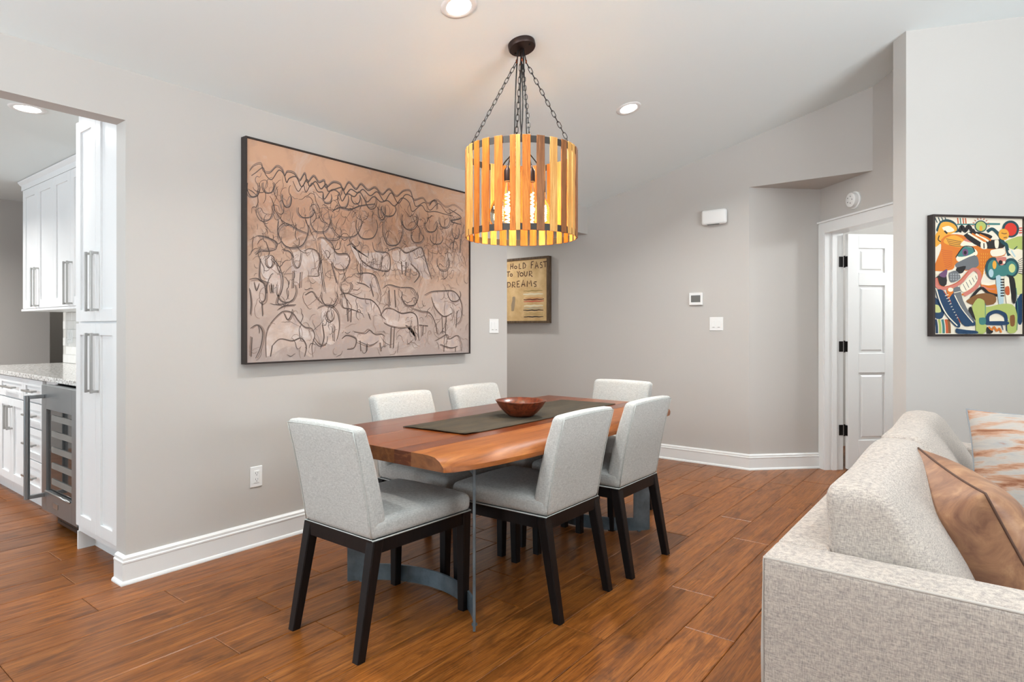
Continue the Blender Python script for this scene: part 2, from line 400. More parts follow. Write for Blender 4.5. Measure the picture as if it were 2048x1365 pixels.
HERD_STROKES = [
[(0.016,1.052),(0.042,1.086),(0.083,1.105),(0.099,1.069),(0.136,1.066),(0.18,1.11),(0.213,1.101),(0.23,1.067),(0.247,1.093),(0.292,1.092),(0.327,1.057),(0.362,1.106),(0.38,1.057),(0.423,1.102),(0.459,1.072),(0.497,1.089),(0.51,1.049),(0.561,1.09),(0.613,1.089),(0.639,1.055),(0.68,1.112),(0.735,1.078),(0.776,1.119),(0.833,1.089),(0.892,1.117),(0.951,1.081),(1.012,1.127),(1.075,1.09),(1.139,1.137),(1.204,1.148),(1.238,1.092),(1.323,1.119),(1.375,1.089),(1.465,1.129),(1.557,1.092),(1.652,1.12),(1.751,1.088)],
[(0.028,1.03),(0.054,1.052),(0.096,1.088),(0.112,1.052),(0.149,1.031),(0.193,1.093),(0.226,1.075),(0.243,1.032),(0.26,1.059),(0.306,1.076),(0.341,1.024),(0.377,1.076),(0.395,1.037),(0.437,1.074),(0.474,1.036),(0.512,1.072),(0.525,1.031),(0.576,1.052),(0.629,1.071),(0.655,1.033),(0.696,1.073),(0.751,1.059),(0.793,1.089),(0.851,1.058),(0.91,1.094),(0.97,1.042),(1.031,1.108),(1.094,1.047),(1.158,1.117),(1.224,1.108),(1.258,1.051),(1.344,1.093),(1.396,1.044),(1.487,1.108),(1.58,1.049),(1.676,1.092)],
[(0.283,1.047),(0.318,0.993),(0.353,1.037),(0.371,0.997),(0.413,1.06),(0.45,1.016),(0.487,1.017),(0.499,0.977),(0.55,1.042),(0.602,1.036),(0.629,0.987),(0.669,1.039),(0.723,1.03),(0.765,1.068),(0.822,1.012),(0.88,1.057),(0.939,1.031),(1,1.049),(1.062,1.023),(1.126,1.088),(1.191,1.07),(1.224,1.009),(1.309,1.067),(1.361,1.03),(1.45,1.043),(1.542,1.039),(1.637,1.037)],
[(0.006,0.987),(0.004,0.952),(0.02,0.92),(0.042,0.916),(0.065,0.93),(0.078,0.969),(0.072,1)],
[(0.091,1.003),(0.09,0.976),(0.105,0.953),(0.126,0.95),(0.148,0.961),(0.161,0.992),(0.155,1.015)],
[(0.057,0.87),(0.055,0.83),(0.076,0.794),(0.104,0.789),(0.135,0.804),(0.153,0.849),(0.145,0.884)],
[(0.191,0.811),(0.187,0.738),(0.229,0.67),(0.286,0.66),(0.35,0.686),(0.386,0.771),(0.37,0.836)],
[(0.404,0.872),(0.402,0.824),(0.431,0.781),(0.472,0.775),(0.516,0.793),(0.541,0.848),(0.53,0.89)],
[(0.554,0.894),(0.55,0.83),(0.598,0.772),(0.666,0.766),(0.741,0.792),(0.784,0.868),(0.764,0.924)],
[(0.6,1.021),(0.598,0.984),(0.615,0.949),(0.639,0.945),(0.665,0.959),(0.68,1.001),(0.673,1.033)],
[(0.7,1.038),(0.699,1.013),(0.714,0.99),(0.735,0.987),(0.757,0.998),(0.769,1.027),(0.764,1.049)],
[(0.741,0.887),(0.738,0.831),(0.775,0.779),(0.826,0.773),(0.882,0.794),(0.914,0.86),(0.9,0.909)],
[(0.959,0.905),(0.956,0.831),(0.992,0.761),(1.043,0.75),(1.099,0.776),(1.131,0.861),(1.117,0.927)],
[(0.951,1.01),(0.949,0.978),(0.976,0.95),(1.012,0.948),(1.052,0.963),(1.075,1.001),(1.065,1.028)],
[(1.131,0.977),(1.128,0.928),(1.16,0.883),(1.204,0.877),(1.252,0.897),(1.28,0.954),(1.268,0.997)],
[(0.18,0.439),(0.177,0.393),(0.204,0.349),(0.241,0.34),(0.281,0.354),(0.304,0.404),(0.294,0.445)],
[(0.478,0.412),(0.476,0.374),(0.501,0.336),(0.535,0.329),(0.572,0.34),(0.593,0.383),(0.584,0.417)],
[(0.613,0.474),(0.611,0.444),(0.629,0.415),(0.653,0.409),(0.679,0.419),(0.693,0.451),(0.687,0.478)],
[(1.131,0.443),(1.128,0.399),(1.16,0.356),(1.204,0.348),(1.252,0.361),(1.28,0.41),(1.268,0.449)],
[(1.585,0.471),(1.583,0.435),(1.612,0.4),(1.652,0.394),(1.696,0.405),(1.721,0.445),(1.71,0.477)],
[(1.474,0.698),(1.471,0.657),(1.499,0.618),(1.538,0.612),(1.58,0.626),(1.604,0.672),(1.594,0.708)],
[(1.349,0.959),(1.346,0.924),(1.373,0.893),(1.411,0.89),(1.451,0.905),(1.474,0.945),(1.464,0.974)],
[(1.501,1.005),(1.499,0.97),(1.523,0.938),(1.557,0.935),(1.593,0.949),(1.614,0.989),(1.605,1.02)],
[(1.402,0.864),(1.399,0.835),(1.427,0.809),(1.465,0.807),(1.506,0.819),(1.529,0.853),(1.519,0.878)],
[(1.213,0.854),(1.21,0.826),(1.236,0.801),(1.271,0.798),(1.31,0.81),(1.331,0.843),(1.322,0.867)],
[(0.321,0.901),(0.319,0.873),(0.342,0.848),(0.374,0.847),(0.409,0.859),(0.429,0.892),(0.42,0.916)],
[(0.497,0.8),(0.494,0.765),(0.522,0.735),(0.561,0.732),(0.602,0.745),(0.626,0.785),(0.615,0.815)],
[(0.218,0.956),(0.217,0.924),(0.23,0.894),(0.247,0.89),(0.265,0.901),(0.275,0.937),(0.27,0.965)],
[(0.491,1.002),(0.489,0.978),(0.503,0.956),(0.522,0.954),(0.543,0.963),(0.554,0.991),(0.549,1.012)],
[(0.819,1.047),(0.817,1.01),(0.836,0.977),(0.862,0.973),(0.891,0.987),(0.907,1.029),(0.899,1.06)],
[(1.633,0.944),(1.632,0.908),(1.649,0.874),(1.672,0.869),(1.697,0.881),(1.711,0.922),(1.705,0.953)],
[(0.921,1.005),(0.92,0.963),(0.933,0.923),(0.951,0.916),(0.971,0.93),(0.982,0.977),(0.977,1.014)],
[(0.115,0.03),(0.113,0.139),(0.136,0.208),(0.191,0.268),(0.23,0.289),(0.281,0.28),(0.315,0.24),(0.362,0.198),(0.41,0.188),(0.429,0.146),(0.41,0.083),(0.417,0.019)],
[(0.153,0.089),(0.202,0.128),(0.281,0.116),(0.339,0.131),(0.374,0.083),(0.362,0.021)],
[(0.153,0.089),(0.142,0.029)],
[(0.191,0.299),(0.235,0.32),(0.304,0.327)],
[(0.224,0.279),(0.247,0.239),(0.269,0.26),(0.281,0.301)],
[(0.447,0.305),(0.484,0.322),(0.522,0.328),(0.567,0.308),(0.6,0.265),(0.606,0.188),(0.587,0.111)],
[(0.497,0.285),(0.51,0.242),(0.541,0.226),(0.561,0.253),(0.548,0.296)],
[(0.484,0.22),(0.497,0.134),(0.472,0.071)],
[(0.561,0.21),(0.561,0.112)],
[(0.052,0.597),(0.083,0.619),(0.136,0.625),(0.174,0.638)],
[(0.083,0.58),(0.078,0.521),(0.083,0.463),(0.136,0.446)],
[(0.153,0.586),(0.191,0.55),(0.218,0.481),(0.213,0.41),(0.191,0.359),(0.191,0.329),(0.247,0.336),(0.292,0.363)],
[(0.11,0.592),(0.115,0.544),(0.136,0.53),(0.153,0.552),(0.147,0.596)],
[(0.213,0.642),(0.258,0.637),(0.281,0.608)],
[(0.362,0.647),(0.398,0.666),(0.447,0.655),(0.472,0.604),(0.459,0.539),(0.459,0.507),(0.386,0.502)],
[(0.281,0.629),(0.292,0.568),(0.315,0.544),(0.333,0.566),(0.345,0.635)],
[(0.292,0.527),(0.286,0.424)],
[(0.333,0.52),(0.327,0.426)],
[(0.447,0.729),(0.484,0.744),(0.548,0.719),(0.587,0.658),(0.666,0.66),(0.687,0.623),(0.653,0.565),(0.587,0.56),(0.548,0.6)],
[(0.472,0.7),(0.484,0.541),(0.51,0.403)],
[(0.548,0.589),(0.587,0.472)],
[(0.666,0.71),(0.707,0.725),(0.748,0.685),(0.776,0.631),(0.848,0.591),(0.936,0.574),(1.012,0.58),(1.02,0.652),(0.997,0.697),(0.892,0.699),(0.87,0.754)],
[(0.776,0.631),(0.769,0.494)],
[(0.951,0.669),(0.936,0.574)],
[(0.997,0.709),(1.091,0.742),(1.155,0.712),(1.221,0.731),(1.306,0.765),(1.34,0.705),(1.375,0.619),(1.411,0.545)],
[(1.123,0.649),(1.131,0.564)],
[(1.163,0.652),(1.155,0.554)],
[(1.204,0.643),(1.288,0.575),(1.238,0.51)],
[(0.613,0.397),(0.666,0.41),(0.735,0.391),(0.776,0.381),(0.862,0.373),(0.921,0.328),(0.951,0.27),(0.982,0.247)],
[(0.626,0.375),(0.639,0.32),(0.693,0.311),(0.776,0.29)],
[(0.666,0.31),(0.673,0.232)],
[(0.696,0.311),(0.693,0.227)],
[(0.833,0.291),(0.848,0.251)],
[(0.748,0.538),(0.833,0.55),(0.892,0.536),(0.921,0.48),(0.944,0.411)],
[(0.748,0.481),(0.805,0.473),(0.848,0.453)],
[(0.848,0.476),(0.877,0.396)],
[(0.967,0.459),(1.012,0.485),(1.107,0.472),(1.221,0.472),(1.263,0.424),(1.255,0.362)],
[(1.012,0.449),(1.02,0.342)],
[(1.059,0.451),(1.067,0.332)],
[(0.936,0.27),(0.982,0.318),(1.043,0.319),(1.123,0.291),(1.221,0.299),(1.271,0.262),(1.28,0.163),(1.288,0.1)],
[(0.967,0.223),(1.028,0.2),(1.123,0.188),(1.221,0.2)],
[(1.028,0.2),(1.02,0.057)],
[(1.059,0.2),(1.051,0.056)],
[(1.238,0.2),(1.255,0.101)],
[(1.34,0.427),(1.411,0.456),(1.52,0.467),(1.652,0.467),(1.731,0.376),(1.721,0.255),(1.662,0.214)],
[(1.411,0.418),(1.447,0.342),(1.538,0.279),(1.633,0.307)],
[(1.52,0.279),(1.529,0.148)],
[(1.566,0.279),(1.557,0.161)],
[(1.682,0.321),(1.672,0.201)],
[(1.204,0.335),(1.306,0.313),(1.393,0.302),(1.447,0.226),(1.465,0.149)],
[(1.288,0.213),(1.375,0.207)],
[(1.331,0.213),(1.323,0.137)],
[(0.721,0.165),(0.805,0.154),(0.848,0.176),(0.892,0.147),(0.967,0.141),(0.974,0.058)],
[(0.748,0.109),(0.848,0.078),(0.921,0.106)],
[(0.769,0.108),(0.776,0.04)],
[(0.819,0.085),(0.819,0.039)],
[(0.936,0.094),(0.944,0.035)],
[(1.456,0.097),(1.52,0.122),(1.576,0.141),(1.604,0.108),(1.691,0.134),(1.731,0.079),(1.731,0.012)],
[(1.501,0.071),(1.614,0.042),(1.691,0.053)],
[(1.538,0.057),(1.538,0.015)],
[(1.662,0.047),(1.662,0.011)],
[(0.016,0.458),(0.062,0.466),(0.104,0.434),(0.11,0.356),(0.083,0.33),(0.073,0.345)],
[(0.016,0.41),(0.026,0.333),(0.021,0.265)],
[(0.088,0.335),(0.094,0.257)],
[(0.042,0.441),(0.057,0.398),(0.073,0.433)],
[(0.021,0.188),(0.062,0.208),(0.094,0.168),(0.083,0.09),(0.052,0.023)],
[(0.031,0.14),(0.026,0.033)],
[(0.626,0.122),(0.666,0.143),(0.735,0.12),(0.721,0.064),(0.666,0.055)],
[(0.417,0.125),(0.459,0.082),(0.51,0.086)],
[(0.115,0.435),(0.12,0.386)],
[(0.136,0.436),(0.142,0.387)],
[(0.16,0.437),(0.162,0.388)],
[(0.362,0.386),(0.41,0.409),(0.447,0.368),(0.484,0.338)],
[(0.185,0.7),(0.191,0.761),(0.235,0.797),(0.304,0.775),(0.386,0.754)],
[(0.062,0.705),(0.115,0.702),(0.18,0.679),(0.174,0.638)],
[(0.561,0.916),(0.613,0.946),(0.693,0.947),(0.776,0.983),(0.892,1.012)],
[(1.633,0.758),(1.643,0.839),(1.672,0.896)],
[(1.711,0.766),(1.721,0.875)],
[(1.393,1.079),(1.429,1.123),(1.465,1.116),(1.474,1.066)],
[(1.595,1.084),(1.731,1.038),(1.614,0.995),(1.731,0.984)]]
HERD_BODIES = [
[(0.115,0.03),(0.113,0.139),(0.136,0.208),(0.191,0.268),(0.281,0.28),(0.362,0.198),(0.429,0.146),(0.417,0.019),(0.339,0.053),(0.247,0.086)],
[(0.083,0.59),(0.153,0.596),(0.218,0.481),(0.202,0.359),(0.115,0.455),(0.078,0.521)],
[(0.281,0.629),(0.398,0.666),(0.472,0.604),(0.484,0.455),(0.386,0.502),(0.292,0.445)],
[(0.484,0.744),(0.587,0.658),(0.68,0.645),(0.653,0.565),(0.561,0.579),(0.484,0.648)],
[(0.693,0.724),(0.776,0.676),(0.982,0.696),(1.02,0.592),(0.892,0.571),(0.776,0.597)],
[(1.043,0.714),(1.306,0.765),(1.393,0.544),(1.204,0.606),(1.107,0.587)],
[(0.982,0.318),(1.271,0.275),(1.28,0.1),(1.204,0.2),(1.028,0.188)],
[(1.411,0.443),(1.672,0.455),(1.731,0.282),(1.538,0.279)],
[(0.484,0.316),(0.574,0.308),(0.606,0.188),(0.561,0.09),(0.484,0.134)],
[(0.639,0.387),(0.862,0.373),(0.951,0.27),(0.776,0.29),(0.666,0.299)],
[(0.021,0.449),(0.104,0.434),(0.104,0.336),(0.031,0.275)],
[(0.735,0.16),(0.967,0.141),(0.951,0.07),(0.776,0.074)],
[(1.501,0.11),(1.711,0.12),(1.721,0.026),(1.52,0.031)],
[(0.776,0.54),(0.892,0.536),(0.936,0.422),(0.833,0.463)]]
SIGN_STROKES = [
[(0.175,0.733),(0.168,0.671)],
[(0.205,0.736),(0.201,0.676)],
[(0.171,0.702),(0.205,0.705)],
[(0.258,0.689),(0.255,0.681),(0.247,0.677),(0.237,0.677),(0.229,0.683),(0.225,0.691),(0.229,0.699),(0.237,0.703),(0.247,0.703),(0.255,0.697),(0.258,0.689)],
[(0.292,0.729),(0.289,0.671),(0.319,0.673)],
[(0.344,0.733),(0.344,0.668),(0.373,0.681),(0.38,0.705),(0.364,0.728),(0.344,0.733)],
[(0.455,0.736),(0.453,0.665)],
[(0.455,0.736),(0.488,0.741)],
[(0.455,0.704),(0.479,0.706)],
[(0.506,0.662),(0.523,0.735),(0.549,0.663)],
[(0.513,0.686),(0.542,0.688)],
[(0.597,0.723),(0.575,0.721),(0.572,0.704),(0.597,0.692),(0.599,0.67),(0.571,0.665)],
[(0.609,0.726),(0.66,0.73)],
[(0.635,0.726),(0.637,0.668)],
[(0.108,0.645),(0.164,0.647)],
[(0.138,0.646),(0.136,0.592)],
[(0.196,0.607),(0.193,0.6),(0.185,0.596),(0.175,0.596),(0.168,0.601),(0.165,0.609),(0.168,0.617),(0.175,0.621),(0.185,0.62),(0.193,0.615),(0.196,0.607)],
[(0.26,0.645),(0.279,0.618),(0.295,0.646)],
[(0.279,0.618),(0.277,0.578)],
[(0.345,0.607),(0.341,0.596),(0.33,0.59),(0.317,0.591),(0.306,0.598),(0.302,0.609),(0.306,0.62),(0.317,0.626),(0.33,0.625),(0.341,0.618),(0.345,0.607)],
[(0.362,0.64),(0.362,0.602),(0.378,0.584),(0.395,0.593),(0.4,0.637)],
[(0.427,0.581),(0.428,0.638),(0.457,0.634),(0.464,0.615),(0.431,0.606),(0.471,0.575)],
[(0.128,0.53),(0.128,0.472),(0.164,0.485),(0.173,0.506),(0.159,0.525),(0.128,0.53)],
[(0.194,0.469),(0.198,0.531),(0.228,0.526),(0.233,0.504),(0.201,0.498),(0.237,0.47)],
[(0.297,0.537),(0.262,0.535),(0.263,0.471),(0.298,0.474)],
[(0.263,0.505),(0.288,0.507)],
[(0.321,0.473),(0.346,0.546),(0.371,0.474)],
[(0.328,0.496),(0.364,0.498)],
[(0.398,0.47),(0.402,0.534),(0.427,0.499),(0.449,0.537),(0.46,0.473)],
[(0.527,0.519),(0.497,0.517),(0.484,0.504),(0.514,0.492),(0.523,0.474),(0.493,0.468)]]
SIGN_STRIPES = [(0.351,0.423,0.601,0.005,"olive"),(0.346,0.388,0.609,0.0115,"white"),(0.373,0.347,0.609,0.006,"tan"),(0.351,0.33,0.622,0.008,"darkred"),(0.351,0.31,0.622,0.006,"red"),(0.355,0.262,0.609,0.0115,"white"),(0.355,0.236,0.609,0.0055,"greyblue"),(0.346,0.214,0.614,0.0065,"black"),(0.355,0.183,0.609,0.0025,"olive"),(0.355,0.167,0.609,0.003,"olive"),(0.355,0.143,0.614,0.0065,"black")]
SIGN_BIRD = [(0.196,0.363),(0.219,0.37),(0.235,0.362),(0.236,0.34),(0.228,0.268),(0.214,0.21),(0.182,0.211),(0.18,0.276),(0.196,0.327)]

# ================================================================== SETTING
R2 = math.sqrt(0.5)
XL = -3.273; YF = 5.46; KS = 0.246; Z0 = 2.455
RIDGE = 1.8
def zc(x): return Z0 + KS * (x - XL) if x <= RIDGE else Z0 + KS * (RIDGE - XL) - KS * (x - RIDGE)
A = Vector((-1.664, YF)); C = Vector((-1.2, 5.924)); D = Vector((4.724 - YF, YF)); E = Vector((-0.313, 5.037))
B = Vector((-0.45, 4.74))

def wallpoly(mb, P0, d, nrm, poly, th):
    """(s, z) polygon along direction d from P0, thickness th along nrm"""
    n = len(poly); vs = []
    for t in (0, th):
        for s, z in poly:
            p = Vector(P0) + Vector(d) * s + Vector(nrm) * t
            vs.append((p.x, p.y, z))
    fs = [tuple(range(n)), tuple(range(2 * n - 1, n - 1, -1))] + [(i, i + n, (i + 1) % n + n, (i + 1) % n) for i in range(n)]
    mb.add(vs, fs)

struct(MB().prism([(-3.0, 0), (-3.0, Z0), (YF, Z0), (YF, 2.178), (4.135, 2.178), (4.135, 0), (1.2, 0), (1.2, 2.214), (-1.6, 2.214), (-1.6, 0)], 'x', XL - 0.11, XL)
       .build('wall_left', M_wall), 'greige wall holding the large cattle drawing, open to the kitchen')
struct(MB().prism([(-5.6, 0), (A.x, 0), (A.x, 2.435), (D.x, 2.435), (D.x, zc(D.x)), (XL, Z0), (-5.6, Z0)], 'y', YF, YF + 0.12)
       .build('wall_far', M_wall), 'greige far wall with thermostat under the sloping ceiling')
mb = MB(); wallpoly(mb, A, (R2, R2), (-R2, R2), [(0, 0), (0.6562, 0), (0.6562, 2.435), (0, 2.435)], 0.12)
struct(mb.build('wall_alcove', M_wall), 'angled greige wall inside the alcove beside the door')
mb = MB().prism([tuple(A + Vector((-0.0, 0.12))), tuple(A + Vector((0, 0.002))), tuple(D + Vector((0, 0.002))), tuple(C)], 'z', 2.433, 2.50)
struct(mb.build('trim_1', M_wall), 'triangular soffit over the door alcove')
mb = MB()
LD = (E - C).length
wallpoly(mb, C, (R2, -R2), (R2, R2), [(0, 0), (0.088, 0), (0.088, 2.05), (0.905, 2.05), (0.905, 0), (LD, 0), (LD, zc(E.x)), ((D - C).length, zc(D.x)), ((D - C).length, 2.5), (0, 2.5)], 0.13)
struct(mb.build('wall_door', M_wall), 'angled greige wall around the white door')
mb = MB(); LR = 2.75
wallpoly(mb, B, (R2, R2), (-R2, R2), [(0, 0), (LR, 0), (LR, zc(B.x + LR * R2)), (0, zc(B.x))], 0.115)
struct(mb.build('wall_right', M_wall), 'greige wall behind the sofa holding the bright abstract painting')
P1 = B + Vector((R2, R2)) * LR
struct(MB().box(P1.x, 4.5, P1.y, P1.y + 0.12, 0, 3.7).build('wall_back', M_wall))
struct(MB().box(4.5, 4.62, -3.0, P1.y, 0, 3.1).build('wall_side', M_wall))
struct(MB().box(-10, 4.62, -3.12, -3.0, 0, 3.8).build('wall_rear', M_wall))
# kitchen and hall shell
struct(MB().box(-6.5, XL - 0.11, 1.89, 2.0, 0, 2.44).build('wall_kitchen', M_wall), 'kitchen wall behind the cabinets')
struct(MB().box(-7.5, -7.39, -3.0, 2.03, 0, 2.44).build('wall_kitchen_end', M_wall), 'shaded greige wall at the end of the kitchen')
struct(MB().box(-9.6, -9.5, -3.0, 4.02, 0, 2.44).build('wall_passage', M_wall))
struct(MB().box(-9.5, XL - 0.11, 4.02, 4.135, 0, 2.44).build('wall_hall', M_wall))
struct(MB().box(-5.7, -5.6, 4.135, YF, 0, 2.44).build('wall_hall_end', M_wall))
struct(MB().prism([(XL - 0.11, zc(XL - 0.11) + 0.004), (XL, Z0), (RIDGE, zc(RIDGE)), (4.62, zc(4.62)), (4.62, zc(4.62) + 0.12), (RIDGE, zc(RIDGE) + 0.12), (XL - 0.11, Z0 + 0.1)], 'y', -3.1, P1.y + 0.1)
       .build('ceiling', M_ceil), 'white sloping ceiling over the dining table')
struct(MB().box(-9.6, XL - 0.11, -3.0, 6.0, 2.44, 2.5).build('ceiling_kitchen', M_ceil), 'flat white kitchen ceiling')
# room beyond the white door
mb = MB()
Q0 = C + Vector((R2, R2)) * 0.13 + Vector((-R2, R2)) * 0.9
wallpoly(mb, Q0 + Vector((R2, R2)) * 2.6, (R2, -R2), (R2, R2), [(0, 0), (2.2, 0), (2.2, 2.44), (0, 2.44)], 0.1)
wallpoly(mb, Q0, (R2, R2), (-R2, R2), [(0, 0), (2.6, 0), (2.6, 2.44), (0, 2.44)], 0.1)
wallpoly(mb, C + Vector((R2, R2)) * 0.13, (-R2, R2), (R2, R2), [(0, 0), (0.9, 0), (0.9, 2.44), (0, 2.44)], -0.1)
struct(mb.build('wall_room_beyond', M_wall), 'greige walls of the room seen past the open door')
mb = MB()
q = [C + Vector((R2, R2)) * 0.13 + Vector((-R2, R2)) * 0.9]
q += [q[0] + Vector((R2, R2)) * 2.6, q[0] + Vector((R2, R2)) * 2.6 + Vector((R2, -R2)) * 1.5, q[0] + Vector((R2, -R2)) * 1.5]
mb.prism([tuple(p) for p in q], 'z', 2.44, 2.5)
struct(mb.build('ceiling_room_beyond', M_ceil))
lr = bpy.data.lights.new('room_beyond_fill', 'POINT'); lr.energy = 46; lr.shadow_soft_size = 0.12; lr.color = (0.95, 0.98, 1.0)
lo = bpy.data.objects.new('room_beyond_fill', lr); COL.objects.link(lo)
pp = C + Vector((R2, R2)) * 1.4 + Vector((R2, -R2)) * 0.75; lo.location = (pp.x, pp.y, 2.25)  # added lamp, placed to brighten the open door leaf
lr = bpy.data.lights.new('passage_fill', 'POINT'); lr.energy = 6; lr.shadow_soft_size = 0.1; lr.color = (1, 0.95, 0.88)
lo = bpy.data.objects.new('passage_fill', lr); COL.objects.link(lo); lo.location = (-8.3, 3.0, 2.25)  # added point lamp that lifts the otherwise black passage

# windows behind and beside the camera
def window(name, x, y, z, w, h, along):
    e = bpy.data.objects.new(name, None); COL.objects.link(e); e['kind'] = 'structure'; e.location = (x, y, z)
    e.rotation_euler = (0, 0, 0 if along == 'x' else PI / 2)
    fr = MB()
    for a, b, c_, d_ in ((-w / 2 - .08, -w / 2, -h / 2 - .08, h / 2 + .08), (w / 2, w / 2 + .08, -h / 2 - .08, h / 2 + .08), (-w / 2, w / 2, h / 2, h / 2 + .08), (-w / 2, w / 2, -h / 2 - .08, -h / 2), (-.02, .02, -h / 2, h / 2)):
        fr.box(a, b, 0, 0.03, c_, d_)
    fr.build('window_frame', M_trim, e)
    MB().box(-w / 2, w / 2, 0.002, 0.01, -h / 2, h / 2).build('window_pane', M_dglass, e)
window('window_1', -1.6, -3.0, 1.5, 2.0, 1.7, 'x'); window('window_2', 1.4, -3.0, 1.5, 2.0, 1.7, 'x')
window('window_3', 4.5, 1.6, 1.5, 2.6, 1.8, 'y')
window('window_4', -5.6, -3.0, 1.5, 1.8, 1.4, 'x')

# ---- floor: every plank in view is a piece of its own
floor = struct(MB().box(-9.6, 4.6, -3.0, 9.2, -0.06, -0.0135).build('floor', M_subfloor), 'hand-scraped brown hardwood plank floor')
JOINTS = {0: [3.635, 4.456], 1: [2.136, 4.005], 2: [2.635, 3.495, 4.80], 3: [2.155, 3.84, 4.37, 5.035], 4: [2.397, 4.18], 5: [2.88, 4.685],
          6: [1.204, 2.72], 7: [1.50], 9: [1.278], 10: [1.014], -1: [2.43]}
PW = 0.2045
rnd = random.Random(5)
ca, sa = math.cos(math.radians(37.9)), math.sin(math.radians(37.9))
def in_view(x0, x1, y0, y1):
    for x in (x0, (x0 + x1) / 2, x1):
        for k in range(7):
            y = y0 + (y1 - y0) * k / 6
            dp = -x * sa + y * ca; r = x * ca + y * sa
            if dp > 0.8 and abs(r / dp) < 0.87 and 1.22 / dp < 0.60: return True
    return False
def plank_verts(w, l):
    g, b, t = 0.0009, 0.003, 0.013
    hw, hl = w / 2 - g, l / 2 - g
    lo_ = [(-hw, -hl, -t), (hw, -hl, -t), (hw, hl, -t), (-hw, hl, -t)]
    md = [(x, y, -b * 0.75) for x, y, z in lo_]
    tp = [(math.copysign(hw - b, x), math.copysign(hl - b, y), 0.0) for x, y, z in lo_]
    f = [(8, 9, 10, 11)]
    for i in range(4):
        j = (i + 1) % 4
        f += [(i, j, j + 4, i + 4), (i + 4, j + 4, j + 8, i + 8)]
    return lo_ + md + tp, f
PLANK = {}
far_planks = MB()
nvis = 0
for row in range(-14, 33):
    x1 = -1.0 + 0.0 - PW * (row - 0) + 0.0
    x1 = -1.0 - PW * row; x0 = x1 - PW
    js = sorted(JOINTS.get(row, []))
    cuts = list(js)
    y = cuts[0] if cuts else 1.0 + rnd.random()
    if not cuts: cuts = [round(y, 2)]
    while cuts[-1] < 7.4: cuts.append(round(cuts[-1] + rnd.choice([0.62, 0.86, 1.1, 1.22, 1.35]), 3))
    while cuts[0] > -0.4: cuts.insert(0, round(cuts[0] - rnd.choice([0.62, 0.86, 1.1, 1.22, 1.35]), 3))
    for ya, yb in zip(cuts, cuts[1:]):
        # split gaps between known joints into plausible lengths
        l = yb - ya
        if in_view(x0, x1, ya, yb) and not (x0 > 0.7):
            key = round(l, 3)
            if key not in PLANK:
                mb = MB(); mb.add(*plank_verts(PW, key)); PLANK[key] = mb.mesh('plank', M_floor)
            link('plank', PLANK[key], floor, ((x0 + x1) / 2, (ya + yb) / 2, 0)); nvis += 1
        else:
            v, f = plank_verts(PW, l)
            far_planks.add([(a + (x0 + x1) / 2, b + (ya + yb) / 2, c_) for a, b, c_ in v], f)
fp = far_planks.build('plank_field', M_floor, floor); fp['kind'] = 'stuff'
print('planks in view', nvis)

# ---- baseboards: one profile swept with mitred corners
PROF = [(0, 0), (0.030, 0), (0.030, 0.006), (0.026, 0.014), (0.019, 0.018), (0.019, 0.098), (0.021, 0.101), (0.021, 0.108), (0.016, 0.112), (0.016, 0.124), (0.010, 0.131), (0.004, 0.134), (0, 0.134)]
def sweep(path, prof, side=1):
    P = [Vector(p) for p in path]; n = len(P); m = len(prof); vs = []; fs = []
    for i in range(n):
        d0 = (P[i] - P[i - 1]).normalized() if i else (P[1] - P[0]).normalized()
        d1 = (P[i + 1] - P[i]).normalized() if i < n - 1 else d0
        n0 = Vector((d0.y, -d0.x)) * side; n1 = Vector((d1.y, -d1.x)) * side
        b = (n0 + n1).normalized(); k = 1 / max(0.3, b.dot(n0))
        for d, z in prof:
            q = P[i] + b * d * k; vs.append((q.x, q.y, z))
    for i in range(n - 1):
        for j in range(m):
            fs.append((i * m + j, i * m + (j + 1) % m, (i + 1) * m + (j + 1) % m, (i + 1) * m + j))
    fs += [tuple(range(m)), tuple((n - 1) * m + j for j in range(m - 1, -1, -1))]
    return MB().add(vs, fs)
struct(sweep([(XL - 0.09, 1.2), (XL, 1.2), (XL, 4.135), (XL - 0.11, 4.135)], PROF, 1).build('baseboard_left', M_trim), 'white moulded baseboard below the cattle drawing')
struct(sweep([(-5.5, YF), tuple(A), tuple(C + Vector((-R2, -R2)) * 0.02)], PROF, 1).build('baseboard_far', M_trim), 'white moulded baseboard along the far wall and alcove')
struct(sweep([tuple(E), tuple(B + Vector((-R2, R2)) * 0.115), tuple(B), tuple(P1)], PROF, 1).build('baseboard_right', M_trim), 'white baseboard of the wall behind the sofa')

# ---- door casing and door
def dp3(s, t, z):
    p = C + Vector((R2, -R2)) * s + Vector((R2, R2)) * t
    return (p.x, p.y, z)
def dbox(mb, s0, s1, t0, t1, z0, z1):
    mb.add([dp3(s, t, z) for z in (z0, z1) for (s, t) in ((s0, t0), (s1, t0), (s1, t1), (s0, t1))],
           [(0, 3, 2, 1), (4, 5, 6, 7), (0, 1, 5, 4), (1, 2, 6, 5), (2, 3, 7, 6), (3, 0, 4, 7)])
    return mb
cas = struct(thing('trim_2', 'white casing and jamb framing the open six-panel door', 'x'))
del cas['category']
for s0, s1 in ((0.003, 0.083), (0.91, 0.99)):
    dbox(dbox(MB(), s0, s1, -0.018, 0, 0, 2.05), s0 + 0.012 if s0 < .1 else s0 + .004, s1 - 0.004 if s0 < .1 else s1 - .012, -0.022, -0.018, 0, 2.05).build('side_casing', M_trim, cas)
dbox(MB(), 0.003, 0.99, -0.018, 0, 2.05, 2.137).build('head_casing', M_trim, cas)
dbox(MB(), 0.0, 1.0, -0.03, 0, 2.128, 2.142).build('head_cap', M_trim, cas)
